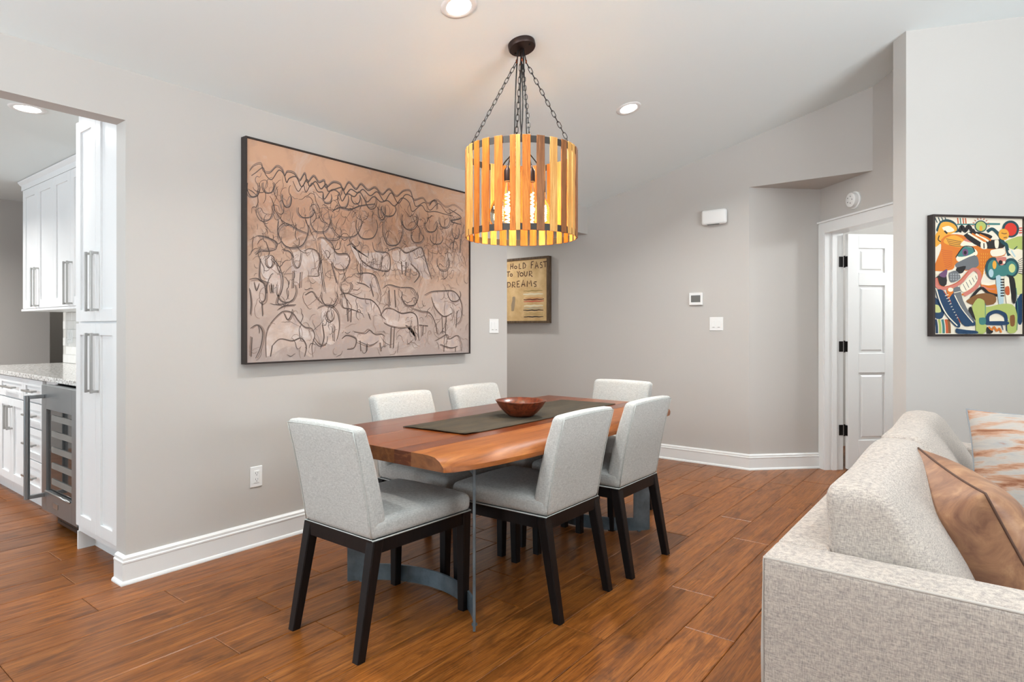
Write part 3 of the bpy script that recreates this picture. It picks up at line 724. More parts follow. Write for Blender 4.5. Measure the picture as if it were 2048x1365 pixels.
dbox(MB(), 0.083, 0.095, -0.018, 0.15, 0, 2.045).build('jamb', M_trim, cas)
dbox(MB(), 0.898, 0.91, -0.018, 0.15, 0, 2.045).build('jamb', M_trim, cas)
dbox(MB(), 0.083, 0.91, -0.018, 0.15, 2.037, 2.05).build('head_jamb', M_trim, cas)
dbox(MB(), 0.095, 0.107, 0.045, 0.085, 0, 2.037).build('door_stop', M_trim, cas)

door = struct(thing('door_1', 'white six-panel door standing open on black hinges', 'x')); del door['category']
DW, DH, DT = 0.79, 2.015, 0.035
door.location = dp3(0.103, 0.165, 0.012)
door.rotation_euler = (0, 0, PI / 4)
# local x: along leaf, local y: thickness (front face at y = -DT, towards the opening)
def rail(name, x0, x1, z0, z1, y0=-DT, y1=0): return MB().box(x0, x1, y0, y1, z0, z1, 0.0015).build(name, M_trim, door)
st = 0.1; mu = 0.10; pw = (DW - 3 * st) / 2
for x0 in (0, st + pw, DW - st):
    rail('stile', x0, x0 + st, 0, DH)
rows_ = [(0.245, 0.825), (0.99, 1.575), (1.685, 1.895)]
zz = [0] + [v for r in rows_ for v in r] + [DH]
for x0 in (st, 2 * st + pw):
    for i in range(0, len(zz), 2):
        rail('rail', x0, x0 + pw, zz[i], zz[i + 1])
    for z0, z1 in rows_:
        mb = MB().box(x0, x0 + pw, -DT + 0.012, -0.012, z0, z1)
        a, b_ = 0.022, 0.034
        for sgn, yb, yt in ((-1, -DT + 0.012, -DT + 0.003), (1, -0.012, -0.003)):
            o_ = [(x0 + a, yb, z0 + a), (x0 + pw - a, yb, z0 + a), (x0 + pw - a, yb, z1 - a), (x0 + a, yb, z1 - a)]
            i_ = [(x0 + b_, yt, z0 + b_), (x0 + pw - b_, yt, z0 + b_), (x0 + pw - b_, yt, z1 - b_), (x0 + b_, yt, z1 - b_)]
            mb.add(o_ + i_, [(4, 5, 6, 7), (0, 1, 5, 4), (1, 2, 6, 5), (2, 3, 7, 6), (3, 0, 4, 7)])
        mb.build('raised_panel', M_trim, door)
for z in (0.33, 1.05, 1.78):
    mb = MB().box(-0.054, -0.016, 0.0045, 0.0078, z - 0.045, z + 0.045, 0.0012)
    mb.box(-0.004, 0.0, -0.032, -0.002, z - 0.045, z + 0.045)
    mb.tube([(-0.010, -0.003, z - 0.05), (-0.010, -0.003, z + 0.05)], 0.007, 8)
    h = mb.build('hinge', M_black, door); h['label'] = 'black door hinge'

# ================================================================== DINING TABLE
TZ, TT = 0.745, 0.055
table = thing('dining_table', 'live-edge solid wood dining table on curved steel bases', 'table', (-2.03, 2.62, 0))
tx, ty = -2.03, 2.62
TY0, TY1 = 1.633, 3.62
xb = [-2.50, -2.335, -2.165, -1.99, -1.857, -1.762]
tm = [0, 0, 1, 1, 0]
for i in range(5):
    x0, x1 = xb[i] - tx, xb[i + 1] - tx
    if i == 0:
        prof = [(x0 + 0.03, TZ - TT), (x0, TZ - 0.02), (x0 + 0.012, TZ), (x1 - 0.0006, TZ), (x1 - 0.0006, TZ - TT)]
    else:
        prof = [(x0, TZ - TT), (x0, TZ - 0.001), (x0 + 0.001, TZ), (x1 - 0.0016, TZ), (x1 - 0.0006, TZ - 0.001), (x1 - 0.0006, TZ - TT)]
    MB().prism(prof, 'y', TY0 - ty, TY1 - ty).build('plank', TBL[tm[i]], table)
# the wide plank with the natural edge
edge = [(TY0, -1.650, -1.585), (1.66, -1.640, -1.560), (1.75, -1.630, -1.530), (1.86, -1.617, -1.510), (2.06, -1.565, -1.490), (2.17, -1.530, -1.487), (2.4, -1.525, -1.485), (2.65, -1.540, -1.482), (2.85, -1.535, -1.484), (3.1, -1.56, -1.50), (3.35, -1.58, -1.53), (3.55, -1.60, -1.55), (TY1, -1.615, -1.575)]
vs = []; fs = []
for (y, xt, xbm) in edge:
    mid = xt * 0.45 + xbm * 0.55 + 0.012
    dd_ = xbm - xt
    sec = [(xb[5], TZ - TT), (xb[5], TZ), (xt - 0.02, TZ), (xt + 0.25 * dd_, TZ - 0.005), (xt + 0.62 * dd_, TZ - 0.018), (xt + 0.92 * dd_, TZ - 0.038), (xbm - 0.004, TZ - TT)]
    vs += [(x - tx, y - ty, z) for x, z in sec]
n7 = 7
for i in range(len(edge) - 1):
    for j in range(n7):
        fs.append((i * n7 + j, i * n7 + (j + 1) % n7, (i + 1) * n7 + (j + 1) % n7, (i + 1) * n7 + j))
fs += [tuple(range(n7)), tuple((len(edge) - 1) * n7 + j for j in range(n7))]
p = MB().add(vs, fs).build('plank', TBL[2], table, 'auto'); p['label'] = 'wide plank with a natural live edge'
# curved steel plate bases with a window cut out of the bend
def steel_base(yc, sgn):
    W, sag, th = 0.405, 0.205, 0.010
    R = (W * W + sag * sag) / (2 * sag); a0 = math.asin(W / R)
    N = 28; mb = MB()
    def pt(a, r): return (R * 0 + r * math.sin(a), (yc - ty) + sgn * (r * math.cos(a) - R + sag))
    def piece(i0, i1, z0, z1):
        for i in range(i0, i1):
            aa, ab = -a0 + 2 * a0 * i / N, -a0 + 2 * a0 * (i + 1) / N
            q = [pt(aa, R - th / 2), pt(ab, R - th / 2), pt(ab, R + th / 2), pt(aa, R + th / 2)]
            mb.add([(x - 0.015, y, z) for z in (z0, z1) for x, y in q], [(0, 3, 2, 1), (4, 5, 6, 7), (0, 1, 5, 4), (1, 2, 6, 5), (2, 3, 7, 6), (3, 0, 4, 7)])
    ze = TZ - TT - 0.001
    piece(0, 3, 0.006, ze); piece(N - 3, N, 0.006, ze)
    piece(3, N - 3, 0.006, 0.082); piece(3, N - 3, ze - 0.08, ze)
    for i in (2, N - 2):
        x, y = pt(-a0 + 2 * a0 * i / N, R)
        mb.lathe([(0.012, 0), (0.012, 0.007)], 8, (x - 0.015, y, 0.0))
    return mb.build('steel_base', M_steel_base, table)
steel_base(1.86, 1); steel_base(3.455, -1)

# runner and bowl
run = MB()
nx_, ny_ = 10, 30; vs = []; fs = []
for j in range(ny_ + 1):
    for i in range(nx_ + 1):
        u, v = i / nx_, j / ny_
        x = -2.235 + 0.385 * u + 0.012 * math.sin(v * 5) ; y = 2.02 + 1.40 * v + 0.02 * u
        z = 0.0012 + 0.0012 * math.sin(u * 9 + v * 7) ** 2 + (0.004 * max(0, 1 - v * 16) * math.sin(u * PI * 0.9) if v < .07 else 0)
        if u > 0.93 and v < 0.05: z += 0.004
        vs.append((x + 2.03, y - 2.7, z))
        vs.append((x + 2.03, y - 2.7, z + 0.003))
st_ = (nx_ + 1) * 2
def rid(i, j, k): return j * st_ + i * 2 + k
for j in range(ny_):
    for i in range(nx_):
        for k in (0, 1): fs.append((rid(i, j, k), rid(i + 1, j, k), rid(i + 1, j + 1, k), rid(i, j + 1, k)))
for i in range(nx_):
    for j in (0, ny_): fs.append((rid(i, j, 0), rid(i + 1, j, 0), rid(i + 1, j, 1), rid(i, j, 1)))
for j in range(ny_):
    for i in (0, nx_): fs.append((rid(i, j, 0), rid(i, j + 1, 0), rid(i, j + 1, 1), rid(i, j, 1)))
tag(run.add(vs, fs).build('table_runner', M_runner, None, True, (-2.03, 2.7, TZ)), 'dark olive cloth runner lying along the wooden table', 'table runner')
prof = [(0.045, 0.0), (0.062, 0.002), (0.085, 0.02), (0.112, 0.05), (0.130, 0.080), (0.134, 0.084), (0.128, 0.085), (0.108, 0.055), (0.080, 0.026), (0.05, 0.012), (0.001, 0.010)]
bw = MB().lathe(prof, 40, (0, 0, 0)); 
bw.v = [(x * 1.05, y * 1.0, z * (1 + 0.015 * math.sin(math.atan2(y, x) * 3 + 1)) ) for x, y, z in bw.v]
tag(bw.build('bowl', M_bowl, None, True, (-1.995, 2.64, TZ + 0.0062)), 'reddish burl wood bowl resting on the olive table runner', 'bowl')

# ================================================================== DINING CHAIRS
def chair_leg(mb, x0, y0, x1, y1, z1, a0, a1):
    """square leg from foot centre (x0, y0) to top centre (x1, y1)"""
    q = [(-1, -1), (1, -1), (1, 1), (-1, 1)]
    ch = 0.18
    def ring(x, y, z, a):
        r = []
        for (sx, sy) in q:
            if sx * sy > 0: pr = [(sx, sy * (1 - ch)), (sx * (1 - ch), sy)]
            else: pr = [(sx * (1 - ch), sy), (sx, sy * (1 - ch))]
            r += [(x + a * px / 2, y + a * py / 2, z) for px, py in pr]
        return r
    mb.add(ring(x0, y0, 0, a0) + ring(x1, y1, z1, a1),
           [tuple(range(7, -1, -1)), tuple(range(8, 16))] + [(i, (i + 1) % 8, (i + 1) % 8 + 8, i + 8) for i in range(8)])
    return mb
SEATZ = 0.425
def seat_fn(x, y, z):
    k = max(0, 1 - (x / 0.24) ** 2) * max(0, 1 - ((y - 0.02) / 0.28) ** 2)
    if z > 0: z = z + 0.022 * k
    w = 1.0 + 0.05 * (y / 0.26)
    return (x * w, y, z)
def back_fn(x, y, z):
    # z from -0.225 .. 0.225 : lean backwards, thinner towards the top
    t = (z + 0.225) / 0.45
    yy = y * (1.0 - 0.28 * t)
    if y > 0: yy += 0.012 * math.sin(PI * t) * max(0, 1 - (x / 0.25) ** 2)
    yy -= 0.105 * t * (0.75 + 0.25 * t)
    return (x * (0.985 + 0.0 * t), yy, z - 0.006 * (x / 0.23) ** 2 * (1 if z > 0.15 else 0))
CH = {}
mb = MB().softbox(0, 0.015, SEATZ + 0.0375, 0.455, 0.53, 0.075, 0.028, (8, 8, 2), seat_fn); CH['seat'] = mb.mesh('seat', M_linen)
mb = MB().softbox(0, -0.205, SEATZ + 0.218, 0.434, 0.088, 0.437, 0.024, (8, 3, 9), back_fn); CH['backrest'] = mb.mesh('backrest', M_linen)
# rail frame under the seat
mb = MB()
mb.prism([(-0.212, -0.25), (0.212, -0.25), (0.232, 0.275), (-0.232, 0.275)], 'z', SEATZ - 0.052, SEATZ + 0.002)
CH['frame'] = mb.mesh('frame', M_legs)
# welt cord around the bottom of the upholstery and along the back panel
pth = catmull([(-0.215, -0.248, 0), (0.215, -0.248, 0), (0.235, 0.273, 0), (-0.235, 0.273, 0)], 1)
mb = MB().tube([(p_[0], p_[1], SEATZ + 0.002) for p_ in pth[:4]], 0.0032, 6, True); CH['welt'] = mb.mesh('welt', M_welt, True)
mb = MB()
def backpt(x, z):
    q = back_fn(x, -0.0425, z); return (q[0], q[1] - 0.205 + 0.0015, q[2] + SEATZ + 0.218)
for sx in (-1, 1):
    mb.tube([backpt(sx * 0.211, -0.21 + 0.415 * k / 8) for k in range(9)], 0.0022, 5)
mb.tube([backpt(-0.211 + 0.422 * k / 8, 0.205) for k in range(9)], 0.0022, 5)
CH['back_seam'] = mb.mesh('back_seam', M_welt, True)
for k, (fx, fy, px, py) in enumerate(((-0.205, -0.305, -0.199, -0.225), (0.205, -0.305, 0.199, -0.225), (-0.217, 0.245, -0.215, 0.250), (0.217, 0.245, 0.215, 0.250))):
    CH['leg%d' % k] = chair_leg(MB(), fx, fy, px, py, SEATZ - 0.001, 0.036, 0.048).mesh('leg', M_legs)
def chair(x, y, rz, label):
    t = thing('dining_chair', label, 'chair', (x, y, 0), rz, 'upholstered chairs around the wooden table')
    for k in ('frame', 'seat', 'backrest', 'welt', 'back_seam'): link(k, CH[k], t)
    for k in range(4): link('leg', CH['leg%d' % k], t)
    return t
chair(-2.035, 1.745, 0, 'light grey linen dining chair at the near end of the table, back to the viewer')
chair(-1.725, 2.345, PI / 2, 'light grey linen dining chair nearer the viewer on the live-edge side, facing the drawing')
chair(-1.705, 2.945, PI / 2, 'light grey linen dining chair farther along the live-edge side, closest to the door alcove')
chair(-2.33, 2.37, -PI / 2, 'light grey linen dining chair between table and cattle drawing, nearer the viewer')
chair(-2.33, 2.985, -PI / 2, 'light grey linen dining chair between table and drawing wall, nearer the light switch')
chair(-2.035, 3.56, PI, 'light grey linen dining chair at the far end of the table, facing the viewer')

# ================================================================== PENDANT
LX, LY = -2.022, 2.68
LT, LB, LRD = 2.178, 1.705, 0.305
lamp = thing('pendant_lamp', 'drum pendant lamp of wooden slats hung by chains over the table', 'pendant lamp', (LX, LY, 0))
zcl = zc(LX)
tilt = math.atan(KS)
cpy = MB().lathe([(0.001, 0.0), (0.074, 0.0), (0.074, -0.024), (0.070, -0.03), (0.001, -0.03)], 36, cap=False).build('canopy', M_bronze, lamp, 'auto')
cpy.location = (0, 0, zcl); cpy.rotation_euler = (0, -tilt, 0)
for (x, y) in ((-0.05, 0.0), (0.05, 0.0)):
    MB().lathe([(0.006, 0), (0.006, -0.005), (0.003, -0.007)], 10, (x, y, -0.03)).build('screw', M_black, cpy)
view = math.atan2(ca, -sa)                      # direction from camera to lamp, in plan
MB().lathe([(LRD - 0.007, -0.004), (LRD - 0.005, -0.004), (LRD - 0.005, -0.038), (LRD - 0.007, -0.038), (LRD - 0.007, -0.004)], 64, (0, 0, LT), False).build('band', M_pewter, lamp, 'auto')
MB().lathe([(LRD - 0.007, 0.0), (LRD - 0.005, 0.0), (LRD - 0.005, 0.034), (LRD - 0.007, 0.034), (LRD - 0.007, 0.0)], 64, (0, 0, LB + 0.002), False).build('band', M_pewter, lamp, 'auto')
# slats: angle from the nearest point (deg, right positive), width (deg), wood
slats = [(-84, 5.0, 2), (-72, 7, 1), (-61, 6.5, 1), (-49.5, 7.5, 0), (-36.5, 8.2, 0), (-22.3, 8.2, 0), (-8.2, 5.2, 0), (-3.2, 4.2, 1), (4.8, 7.6, 0), (18.6, 7.8, 2), (32.5, 8.2, 1), (46, 7.5, 2), (55.5, 6.5, 1), (64, 6, 1), (75, 8, 2), (87, 7, 2)]
slats += [(100, 7, 1), (111, 7, 1), (122, 7, 0), (133, 7.5, 1), (146, 8, 0), (156, 7.5, 1), (166.5, 7.5, 0), (177, 8, 0), (190, 8, 1), (201, 7.8, 0), (213, 7.5, 1), (225, 8, 1), (238, 7.5, 0), (250, 7, 0), (262, 8, 1)]
away = math.atan2(-(LY), -(LX))                 # towards the camera in plan
for a, w, k in slats:
    ang = away + math.radians(a)
    hw = LRD * math.radians(w) / 2
    mb = MB().box(-hw, hw, -0.004, 0.004, -(LT - LB) / 2, (LT - LB) / 2, 0.0012)
    o = mb.build('slat', SLT[k], lamp)
    o.location = ((LRD - 0.005) * math.cos(ang), (LRD - 0.005) * math.sin(ang), (LT + LB) / 2)
    o.rotation_euler = (0, 0, ang + PI / 2)
# chains
lk_path = [(0.0085 * math.cos(t) , 0, 0.0165 * math.sin(t) + (0.0045 if math.sin(t) > 0 else -0.0045)) for t in [2 * PI * i / 14 for i in range(14)]]
LINK = MB().tube(lk_path, 0.0019, 6, True).mesh('link', M_black, True)
pitch = 0.0345
for a in (-86, 94, 8, 188):
    ang = away + math.radians(a)
    p1 = Vector(((LRD - 0.012) * math.cos(ang), (LRD - 0.012) * math.sin(ang), LT - 0.012))
    p0 = Vector((0.026 * math.cos(ang), 0.026 * math.sin(ang), zcl - 0.10))
    d = p1 - p0; n = int(d.length / pitch); q = d.normalized().to_track_quat('Z', 'Y')
    chn = bpy.data.objects.new('chain', None); COL.objects.link(chn); chn.parent = lamp; chn.location = p0; chn.rotation_mode = 'QUATERNION'; chn.rotation_quaternion = q
    for i in range(n + 1):
        link('link', LINK, chn, (0, 0, d.length * (i + 0.5) / (n + 1)), (0, 0, (PI / 2 if i % 2 else 0) + 0.4))
    s0 = Vector((0.012 * math.cos(ang), 0.012 * math.sin(ang), zcl - 0.028))
    MB().tube([s0, s0.lerp(p0, 0.5) , p0], 0.0035, 8).build('hanger', M_bronze, lamp, True)
    MB().tube([p0 + Vector((0, 0, 0.012)), p0 - Vector((0, 0, 0.006))], 0.0045, 8).build('copper_joint', M_copper, lamp, True)
# cords, sockets, bulbs
rt = Vector((ca, sa))
for k, (sx, sy, zt, kind) in enumerate(((-0.075, -0.03, 2.055, 0), (0.055, -0.02, 2.055, 0), (-0.125, 0.07, 2.02, 1), (0.115, 0.07, 2.02, 1))):
    x = rt.x * sx - sa * sy; y = rt.y * sx + ca * sy
    if k < 2:
        off = rt * (-0.018 if k == 0 else 0.010)
        pts = catmull([(off.x, off.y, zcl - 0.02), (off.x * 1.6, off.y * 1.6, zcl - 0.2), (x * 0.45, y * 0.45, LT + 0.25), (x * 0.55, y * 0.55, LT + 0.05), (x, y, zt + 0.03)], 6)
    else:
        pts = catmull([(0, 0, zcl - 0.02), (0, 0, LT + 0.1), (x * 0.8, y * 0.8, zt + 0.10), (x, y, zt + 0.03)], 6)
    MB().tube(pts, 0.0036, 8).build('cord', M_black, lamp, True)
    MB().lathe([(0.003, 0.045), (0.008, 0.03), (0.016, 0.018), (0.019, 0.012), (0.019, -0.045), (0.014, -0.048)], 20, (x, y, zt)).build('socket', M_bronze, lamp, 'auto')
    zb = zt - 0.045
    if kind == 0:
        pr = [(0.012, 0.0), (0.014, -0.02), (0.019, -0.06), (0.023, -0.12), (0.022, -0.19), (0.016, -0.235), (0.006, -0.255), (0.001, -0.257)]
        fil = [(x + 0.010 * math.cos(i * 1.3), y + 0.010 * math.sin(i * 1.3), zb - 0.06 - 0.17 * i / 40) for i in range(41)]
    else:
        pr = [(0.012, 0.0), (0.015, -0.025), (0.040, -0.07), (0.056, -0.115), (0.056, -0.15), (0.040, -0.19), (0.015, -0.207), (0.001, -0.208)]
        fil = [(x + 0.022 * math.cos(i * 1.3), y + 0.022 * math.sin(i * 1.3), zb - 0.08 - 0.08 * i / 40) for i in range(41)]
    bl = MB().lathe(pr, 24, (x, y, zb), False).build('bulb', M_glass, lamp, True)
    MB().tube(fil, 0.0035, 5).build('filament', M_filament, bl, True)
    l = bpy.data.lights.new('bulb_light', 'POINT'); l.energy = 1.5; l.color = (1.0, 0.64, 0.32); l.shadow_soft_size = 0.02
    lo = bpy.data.objects.new('bulb_light', l); COL.objects.link(lo); lo.location = (LX + x, LY + y, zb - 0.15)

# ================================================================== RECESSED LIGHTS
def downlight(x, y, label, z=None, power=15):
    slope = z is None
    z = zc(x) if slope else z
    t = thing('recessed_light', label, 'ceiling light', (x, y, z), 0, 'recessed ceiling lights')
    if slope: t.rotation_euler = (0, -tilt, 0)
    MB().lathe([(0.058, -0.002), (0.066, -0.006), (0.084, -0.005), (0.088, 0.0)], 40, cap=False).build('trim_ring', M_white, t, True)
    MB().lathe([(0.001, -0.003), (0.060, -0.003)], 40, cap=False).build('lens', M_lens, t)
    l = bpy.data.lights.new('downlight', 'AREA'); l.shape = 'DISK'; l.size = 0.12; l.energy = power; l.color = (1.0, 0.985, 0.955); l.spread = math.radians(150)
    lo = bpy.data.objects.new('downlight', l); COL.objects.link(lo)
    nrm = Vector((math.sin(tilt), 0, -math.cos(tilt))) if slope else Vector((0, 0, -1))
    lo.location = Vector((x, y, z)) + nrm * 0.012
    lo.rotation_euler = nrm.to_track_quat('-Z', 'Y').to_euler()
downlight(-2.022, 2.183, 'lit recessed ceiling light at the top edge, in front of the pendant canopy')
downlight(-2.022, 3.929, 'lit recessed ceiling light to the right of the pendant chains', None, 21)
downlight(-4.231, 1.06, 'lit recessed ceiling light in the kitchen by the tall cabinet', 2.44, 6)
downlight(-2.022, 0.3, 'added unseen recessed ceiling light above and behind the viewer, dining side', None, 13)  # unseen can, added to even out the room light
downlight(1.0, 3.4, 'added recessed ceiling light over the sofa, out of frame', None, 14)  # also out of view, added for evenness
downlight(1.0, 0.6, 'added recessed ceiling light over the living area, out of frame', None, 14)  # another unseen can, added because the room needs its light
downlight(-6.3, 0.4, 'added recessed ceiling light deep in the kitchen, out of frame', 2.44, 28)  # added out of view; brightens the kitchen end wall
downlight(-4.6, 4.8, 'added unseen recessed ceiling light in the hallway behind the drawing wall', 2.44, 11)  # hidden can added so the hall and its sign get light

# ================================================================== SOFA
SX0, SY0, SY1 = -0.472, 1.645, 3.90
sofa = thing('sofa', 'beige textured fabric sofa with low track arms in the right foreground', 'sofa', (0, 2.75, 0))
def sb(name, x0, x1, y0, y1, z0, z1, r, seg=(6, 6, 6), fn=None, m=None, mott=0.0):
    return MB().softbox((x0 + x1) / 2, (y0 + y1) / 2 - 2.75, (z0 + z1) / 2, x1 - x0, y1 - y0, z1 - z0, r, seg, fn).build(name, m or M_sofa, sofa)
sb('base', SX0 + 0.02, 0.46, SY0 + 0.02, SY1 - 0.02, 0.09, 0.30, 0.02)
sb('back_frame', SX0, SX0 + 0.135, SY0 + 0.1445, SY1 - 0.1445, 0.09, 0.64, 0.018, (3, 20, 6))
sb('arm', SX0, 0.48, SY0, SY0 + 0.145, 0.09, 0.64, 0.018, (12, 3, 6))
sb('arm', SX0, 0.48, SY1 - 0.145, SY1, 0.09, 0.64, 0.018, (12, 3, 6))
for x, y in ((SX0 + 0.06, SY0 + 0.07), (0.42, SY0 + 0.07), (SX0 + 0.06, SY1 - 0.07), (0.42, SY1 - 0.07)):
    MB().lathe([(0.018, 0), (0.026, 0.095)], 12, (x, y - 2.75, 0)).build('foot', M_legs, sofa)
mid = 2.775
def seatc(x, y, z):
    if z > 0: z += 0.02 * max(0, 1 - (x / 0.4) ** 2) * max(0, 1 - (y / 0.5) ** 2)
    return (x, y, z)
sb('seat_cushion', -0.33, 0.50, SY0 + 0.15, mid - 0.003, 0.30, 0.445, 0.035, (8, 10, 3), seatc)
sb('seat_cushion', -0.33, 0.50, mid + 0.003, SY1 - 0.15, 0.30, 0.445, 0.035, (8, 10, 3), seatc)
def backc(x, y, z):
    # wedge: wide at the seat, narrow at the top, front face sloping back
    t = min(1.0, max(0.0, (z + 0.18) / 0.36)); s = (x + 0.14) / 0.28
    e = max(0.0, 1 - (y / 0.485) ** 6)
    xb0 = -0.012 - 0.022 * t; xf0 = 0.315 - 0.20 * t + 0.03 * math.sin(PI * t) * e
    z2 = z + (0.018 * e * math.sin(PI * min(1, max(0, s))) if z > 0.12 else 0) + 0.006 * math.sin(y * 8) * t
    return (xb0 + (xf0 - xb0) * s - 0.14, y, z2)
for y0, y1 in ((SY0 + 0.150, mid - 0.004), (mid + 0.004, SY1 - 0.150)):
    sb('back_cushion', -0.325, -0.045, y0, y1, 0.44, 0.80, 0.045, (6, 12, 6), backc)
def welt(pts, r=0.004): MB().tube(pts, r, 6).build('welt', M_sofa_welt, sofa, True)
wy = SY0 - 2.75
welt([(SX0 + 0.006, wy + 0.004, 0.10), (SX0 + 0.003, wy + 0.003, 0.40), (SX0 + 0.006, wy + 0.005, 0.632), (0.0, wy + 0.005, 0.633), (0.47, wy + 0.005, 0.632)])

def pillow(name, W, H, T, m, ms, label, pos, u, v, cat='pillow', split=None, n=26, PW_=2.4, TB=None):
    """soft square pillow: W along u, H along v, thickness T along u x v"""
    u = Vector(u).normalized(); v = Vector(v).normalized(); w = u.cross(v).normalized()
    t = thing(name, label, cat, pos)
    t.matrix_world = Matrix.Translation(pos) @ Matrix((u, v, w)).transposed().to_4x4()
    def edge(a, b):
        k = 0.06
        return (a * W / 2 * (1 - k * (1 - b * b) ), b * H / 2 * (1 - k * (1 - a * a)))
    def th(a, b, sgn):
        q = max(0.0, (1 - abs(a) ** PW_)) ** 0.6 * max(0.0, (1 - abs(b) ** PW_)) ** 0.6
        wr = 0.04 * math.sin(7 * a + 3 * b * b + sgn) * (1 - q)
        return sgn * (T if sgn < 0 else TB or T) / 2 * (q + wr * q)
    for sgn in (1, -1):
        vs = []; fs = []
        for j in range(n + 1):
            for i in range(n + 1):
                a = -math.cos(PI * i / n); b = -math.cos(PI * j / n)
                x, y = edge(a, b); vs.append((x, y, th(a, b, sgn)))
        for j in range(n):
            for i in range(n):
                fs.append((j * (n + 1) + i, j * (n + 1) + i + 1, (j + 1) * (n + 1) + i + 1, (j + 1) * (n + 1) + i))
        mm = m if not split or sgn > 0 else split
        o = MB().add(vs, fs).build('front_cover' if sgn > 0 else 'back_cover', mm, t, True)
    P = []
    for k in range(4 * n):
        s_, q = divmod(k, n); f = -1 + 2 * q / n
        a, b = ((f, -1), (1, f), (-f, 1), (-1, -f))[s_]
        x, y = edge(a, b); P.append((x, y, 0))
    MB().tube(P, 0.0035, 6, True).build('seam', ms, t, True)
    return t
U_ = Vector((0.34, -0.94, -0.03)).normalized(); V_ = Vector((-0.42, -0.15, 0.88)); V_ = (V_ - U_ * V_.dot(U_)).normalized()
pillow('throw_pillow', 0.56, 0.50, 0.22, M_leather, M_lseam, 'brown leather throw pillow leaning in the near corner of the sofa', tuple(Vector((-0.018, 2.05, 0.785)) - U_ * 0.28 - V_ * 0.25), U_, V_, PW_=3.2, TB=0.40)
U2 = Vector((0.97, 0.12, 0)).normalized(); V2 = Vector((0.05, 0.42, 0.9)); V2 = (V2 - U2 * V2.dot(U2)).normalized()
pillow('throw_pillow', 0.50, 0.48, 0.17, M_ikat, M_pgrey, 'rust and grey printed throw pillow behind the leather one', (0.17, 3.12, 0.665), U2, V2, split=M_pgrey)

# ================================================================== LARGE DRAWING
CY0, CZ0, CW, CHt = 1.782, 1.03, 1.818, 1.232
pic = thing('painting', 'large horizontal charcoal drawing of a cattle herd in a thin dark frame', 'painting', (XL, CY0 - 0.009, 1.021))
ox = -XL
def boxp(mb, x0, x1, y0, y1, z0, z1): return mb.box(x0 + ox, x1 + ox, y0 - CY0 + 0.009, y1 - CY0 + 0.009, z0 - 1.021, z1 - 1.021)
xa, xb_ = XL + 0.004, XL + 0.054
for (y0, y1, z0, z1) in ((CY0 - 0.009, CY0 - 0.001, CZ0 - 0.009, CZ0 + CHt + 0.009), (CY0 + CW + 0.001, CY0 + CW + 0.009, CZ0 - 0.009, CZ0 + CHt + 0.009),
                         (CY0 - 0.001, CY0 + CW + 0.001, CZ0 - 0.009, CZ0 - 0.001), (CY0 - 0.001, CY0 + CW + 0.001, CZ0 + CHt + 0.001, CZ0 + CHt + 0.009)):
    boxp(MB(), xa, xb_, y0, y1, z0, z1).build('frame', M_frame, pic)
M_canvas = mat('toned_canvas', srgb(196, 168, 148), 0.8)
tc = nd(M_canvas, 'ShaderNodeTexCoord'); sp = nd(M_canvas, 'ShaderNodeSeparateXYZ'); lk(M_canvas, tc.outputs['Generated'], sp.inputs[0])
_v = coords(M_canvas, (1, 1, 1)); _n = noise(M_canvas, _v, 3.0, 6, 0.6, 0.5)
_ad = nd(M_canvas, 'ShaderNodeMath', operation='MULTIPLY_ADD'); _ad.inputs[1].default_value = 0.28; lk(M_canvas, _n, _ad.inputs[0]); lk(M_canvas, sp.outputs['Z'], _ad.inputs[2])
_c = ramp(M_canvas, _ad.outputs[0], [(0.12, srgb(164, 149, 143)), (0.40, srgb(180, 160, 148)), (0.62, srgb(186, 156, 135)), (0.85, srgb(182, 142, 117)), (1.0, srgb(204, 164, 136))])
_c = mix(M_canvas, ramp(M_canvas, noise(M_canvas, _v, 7, 5, 0.65, 0.8), [(0.5, grey(0)), (0.75, grey(0.35))]), _c, srgb(150, 128, 116))
_bz = ramp(M_canvas, _ad.outputs[0], [(0.50, grey(0)), (0.66, grey(1)), (0.80, grey(0.8)), (0.93, grey(0))])
_sm = ramp(M_canvas, noise(M_canvas, _v, 5.5, 6, 0.7, 1.2), [(0.44, grey(0)), (0.66, grey(0.6))])
_c = mix(M_canvas, mix(M_canvas, 1.0, _bz, _sm, 'MULTIPLY'), _c, srgb(128, 100, 84))
_c = mix(M_canvas, ramp(M_canvas, noise(M_canvas, _v, 4.0, 6, 0.7, 1.0), [(0.52, grey(0)), (0.7, grey(0.5))]), _c, srgb(206, 194, 186))
setcol(M_canvas, _c)
boxp(MB(), xa, xb_ - 0.010, CY0, CY0 + CW, CZ0, CZ0 + CHt).build('canvas', M_canvas, pic)
M_char = mat('charcoal', srgb(92, 80, 75), 0.9); M_chars = mat('soft_charcoal', srgb(140, 120, 110), 0.9); M_pale = mat('pale_chalk', srgb(190, 172, 162), 0.9)
_v = coords(M_pale, (1, 1, 1)); setcol(M_pale, ramp(M_pale, noise(M_pale, _v, 9, 5, 0.6, 0.5), [(0.32, srgb(172, 158, 154)), (0.5, srgb(188, 168, 156)), (0.70, srgb(204, 192, 186))]))
XC = xb_ - 0.010 + ox
def onc(h): return lambda u, v: (XC + h, u + 0.009, v + 0.009)
mb = MB()
for bd in HERD_BODIES:
    pts = catmull(bd + bd[:2], 4)[:-5]
    cx = sum(p[0] for p in pts) / len(pts); cy = sum(p[1] for p in pts) / len(pts)
    k = len(pts); f3 = onc(0.0006)
    mb.add([f3(cx, cy)] + [f3(p[0], p[1]) for p in pts], [(0, i + 1, (i + 1) % k + 1) for i in range(k)])
mb.build('chalk_bodies', M_pale, pic)['kind'] = 'stuff'
rn = random.Random(11); dk = MB(); sf = MB(); hh = 0.001
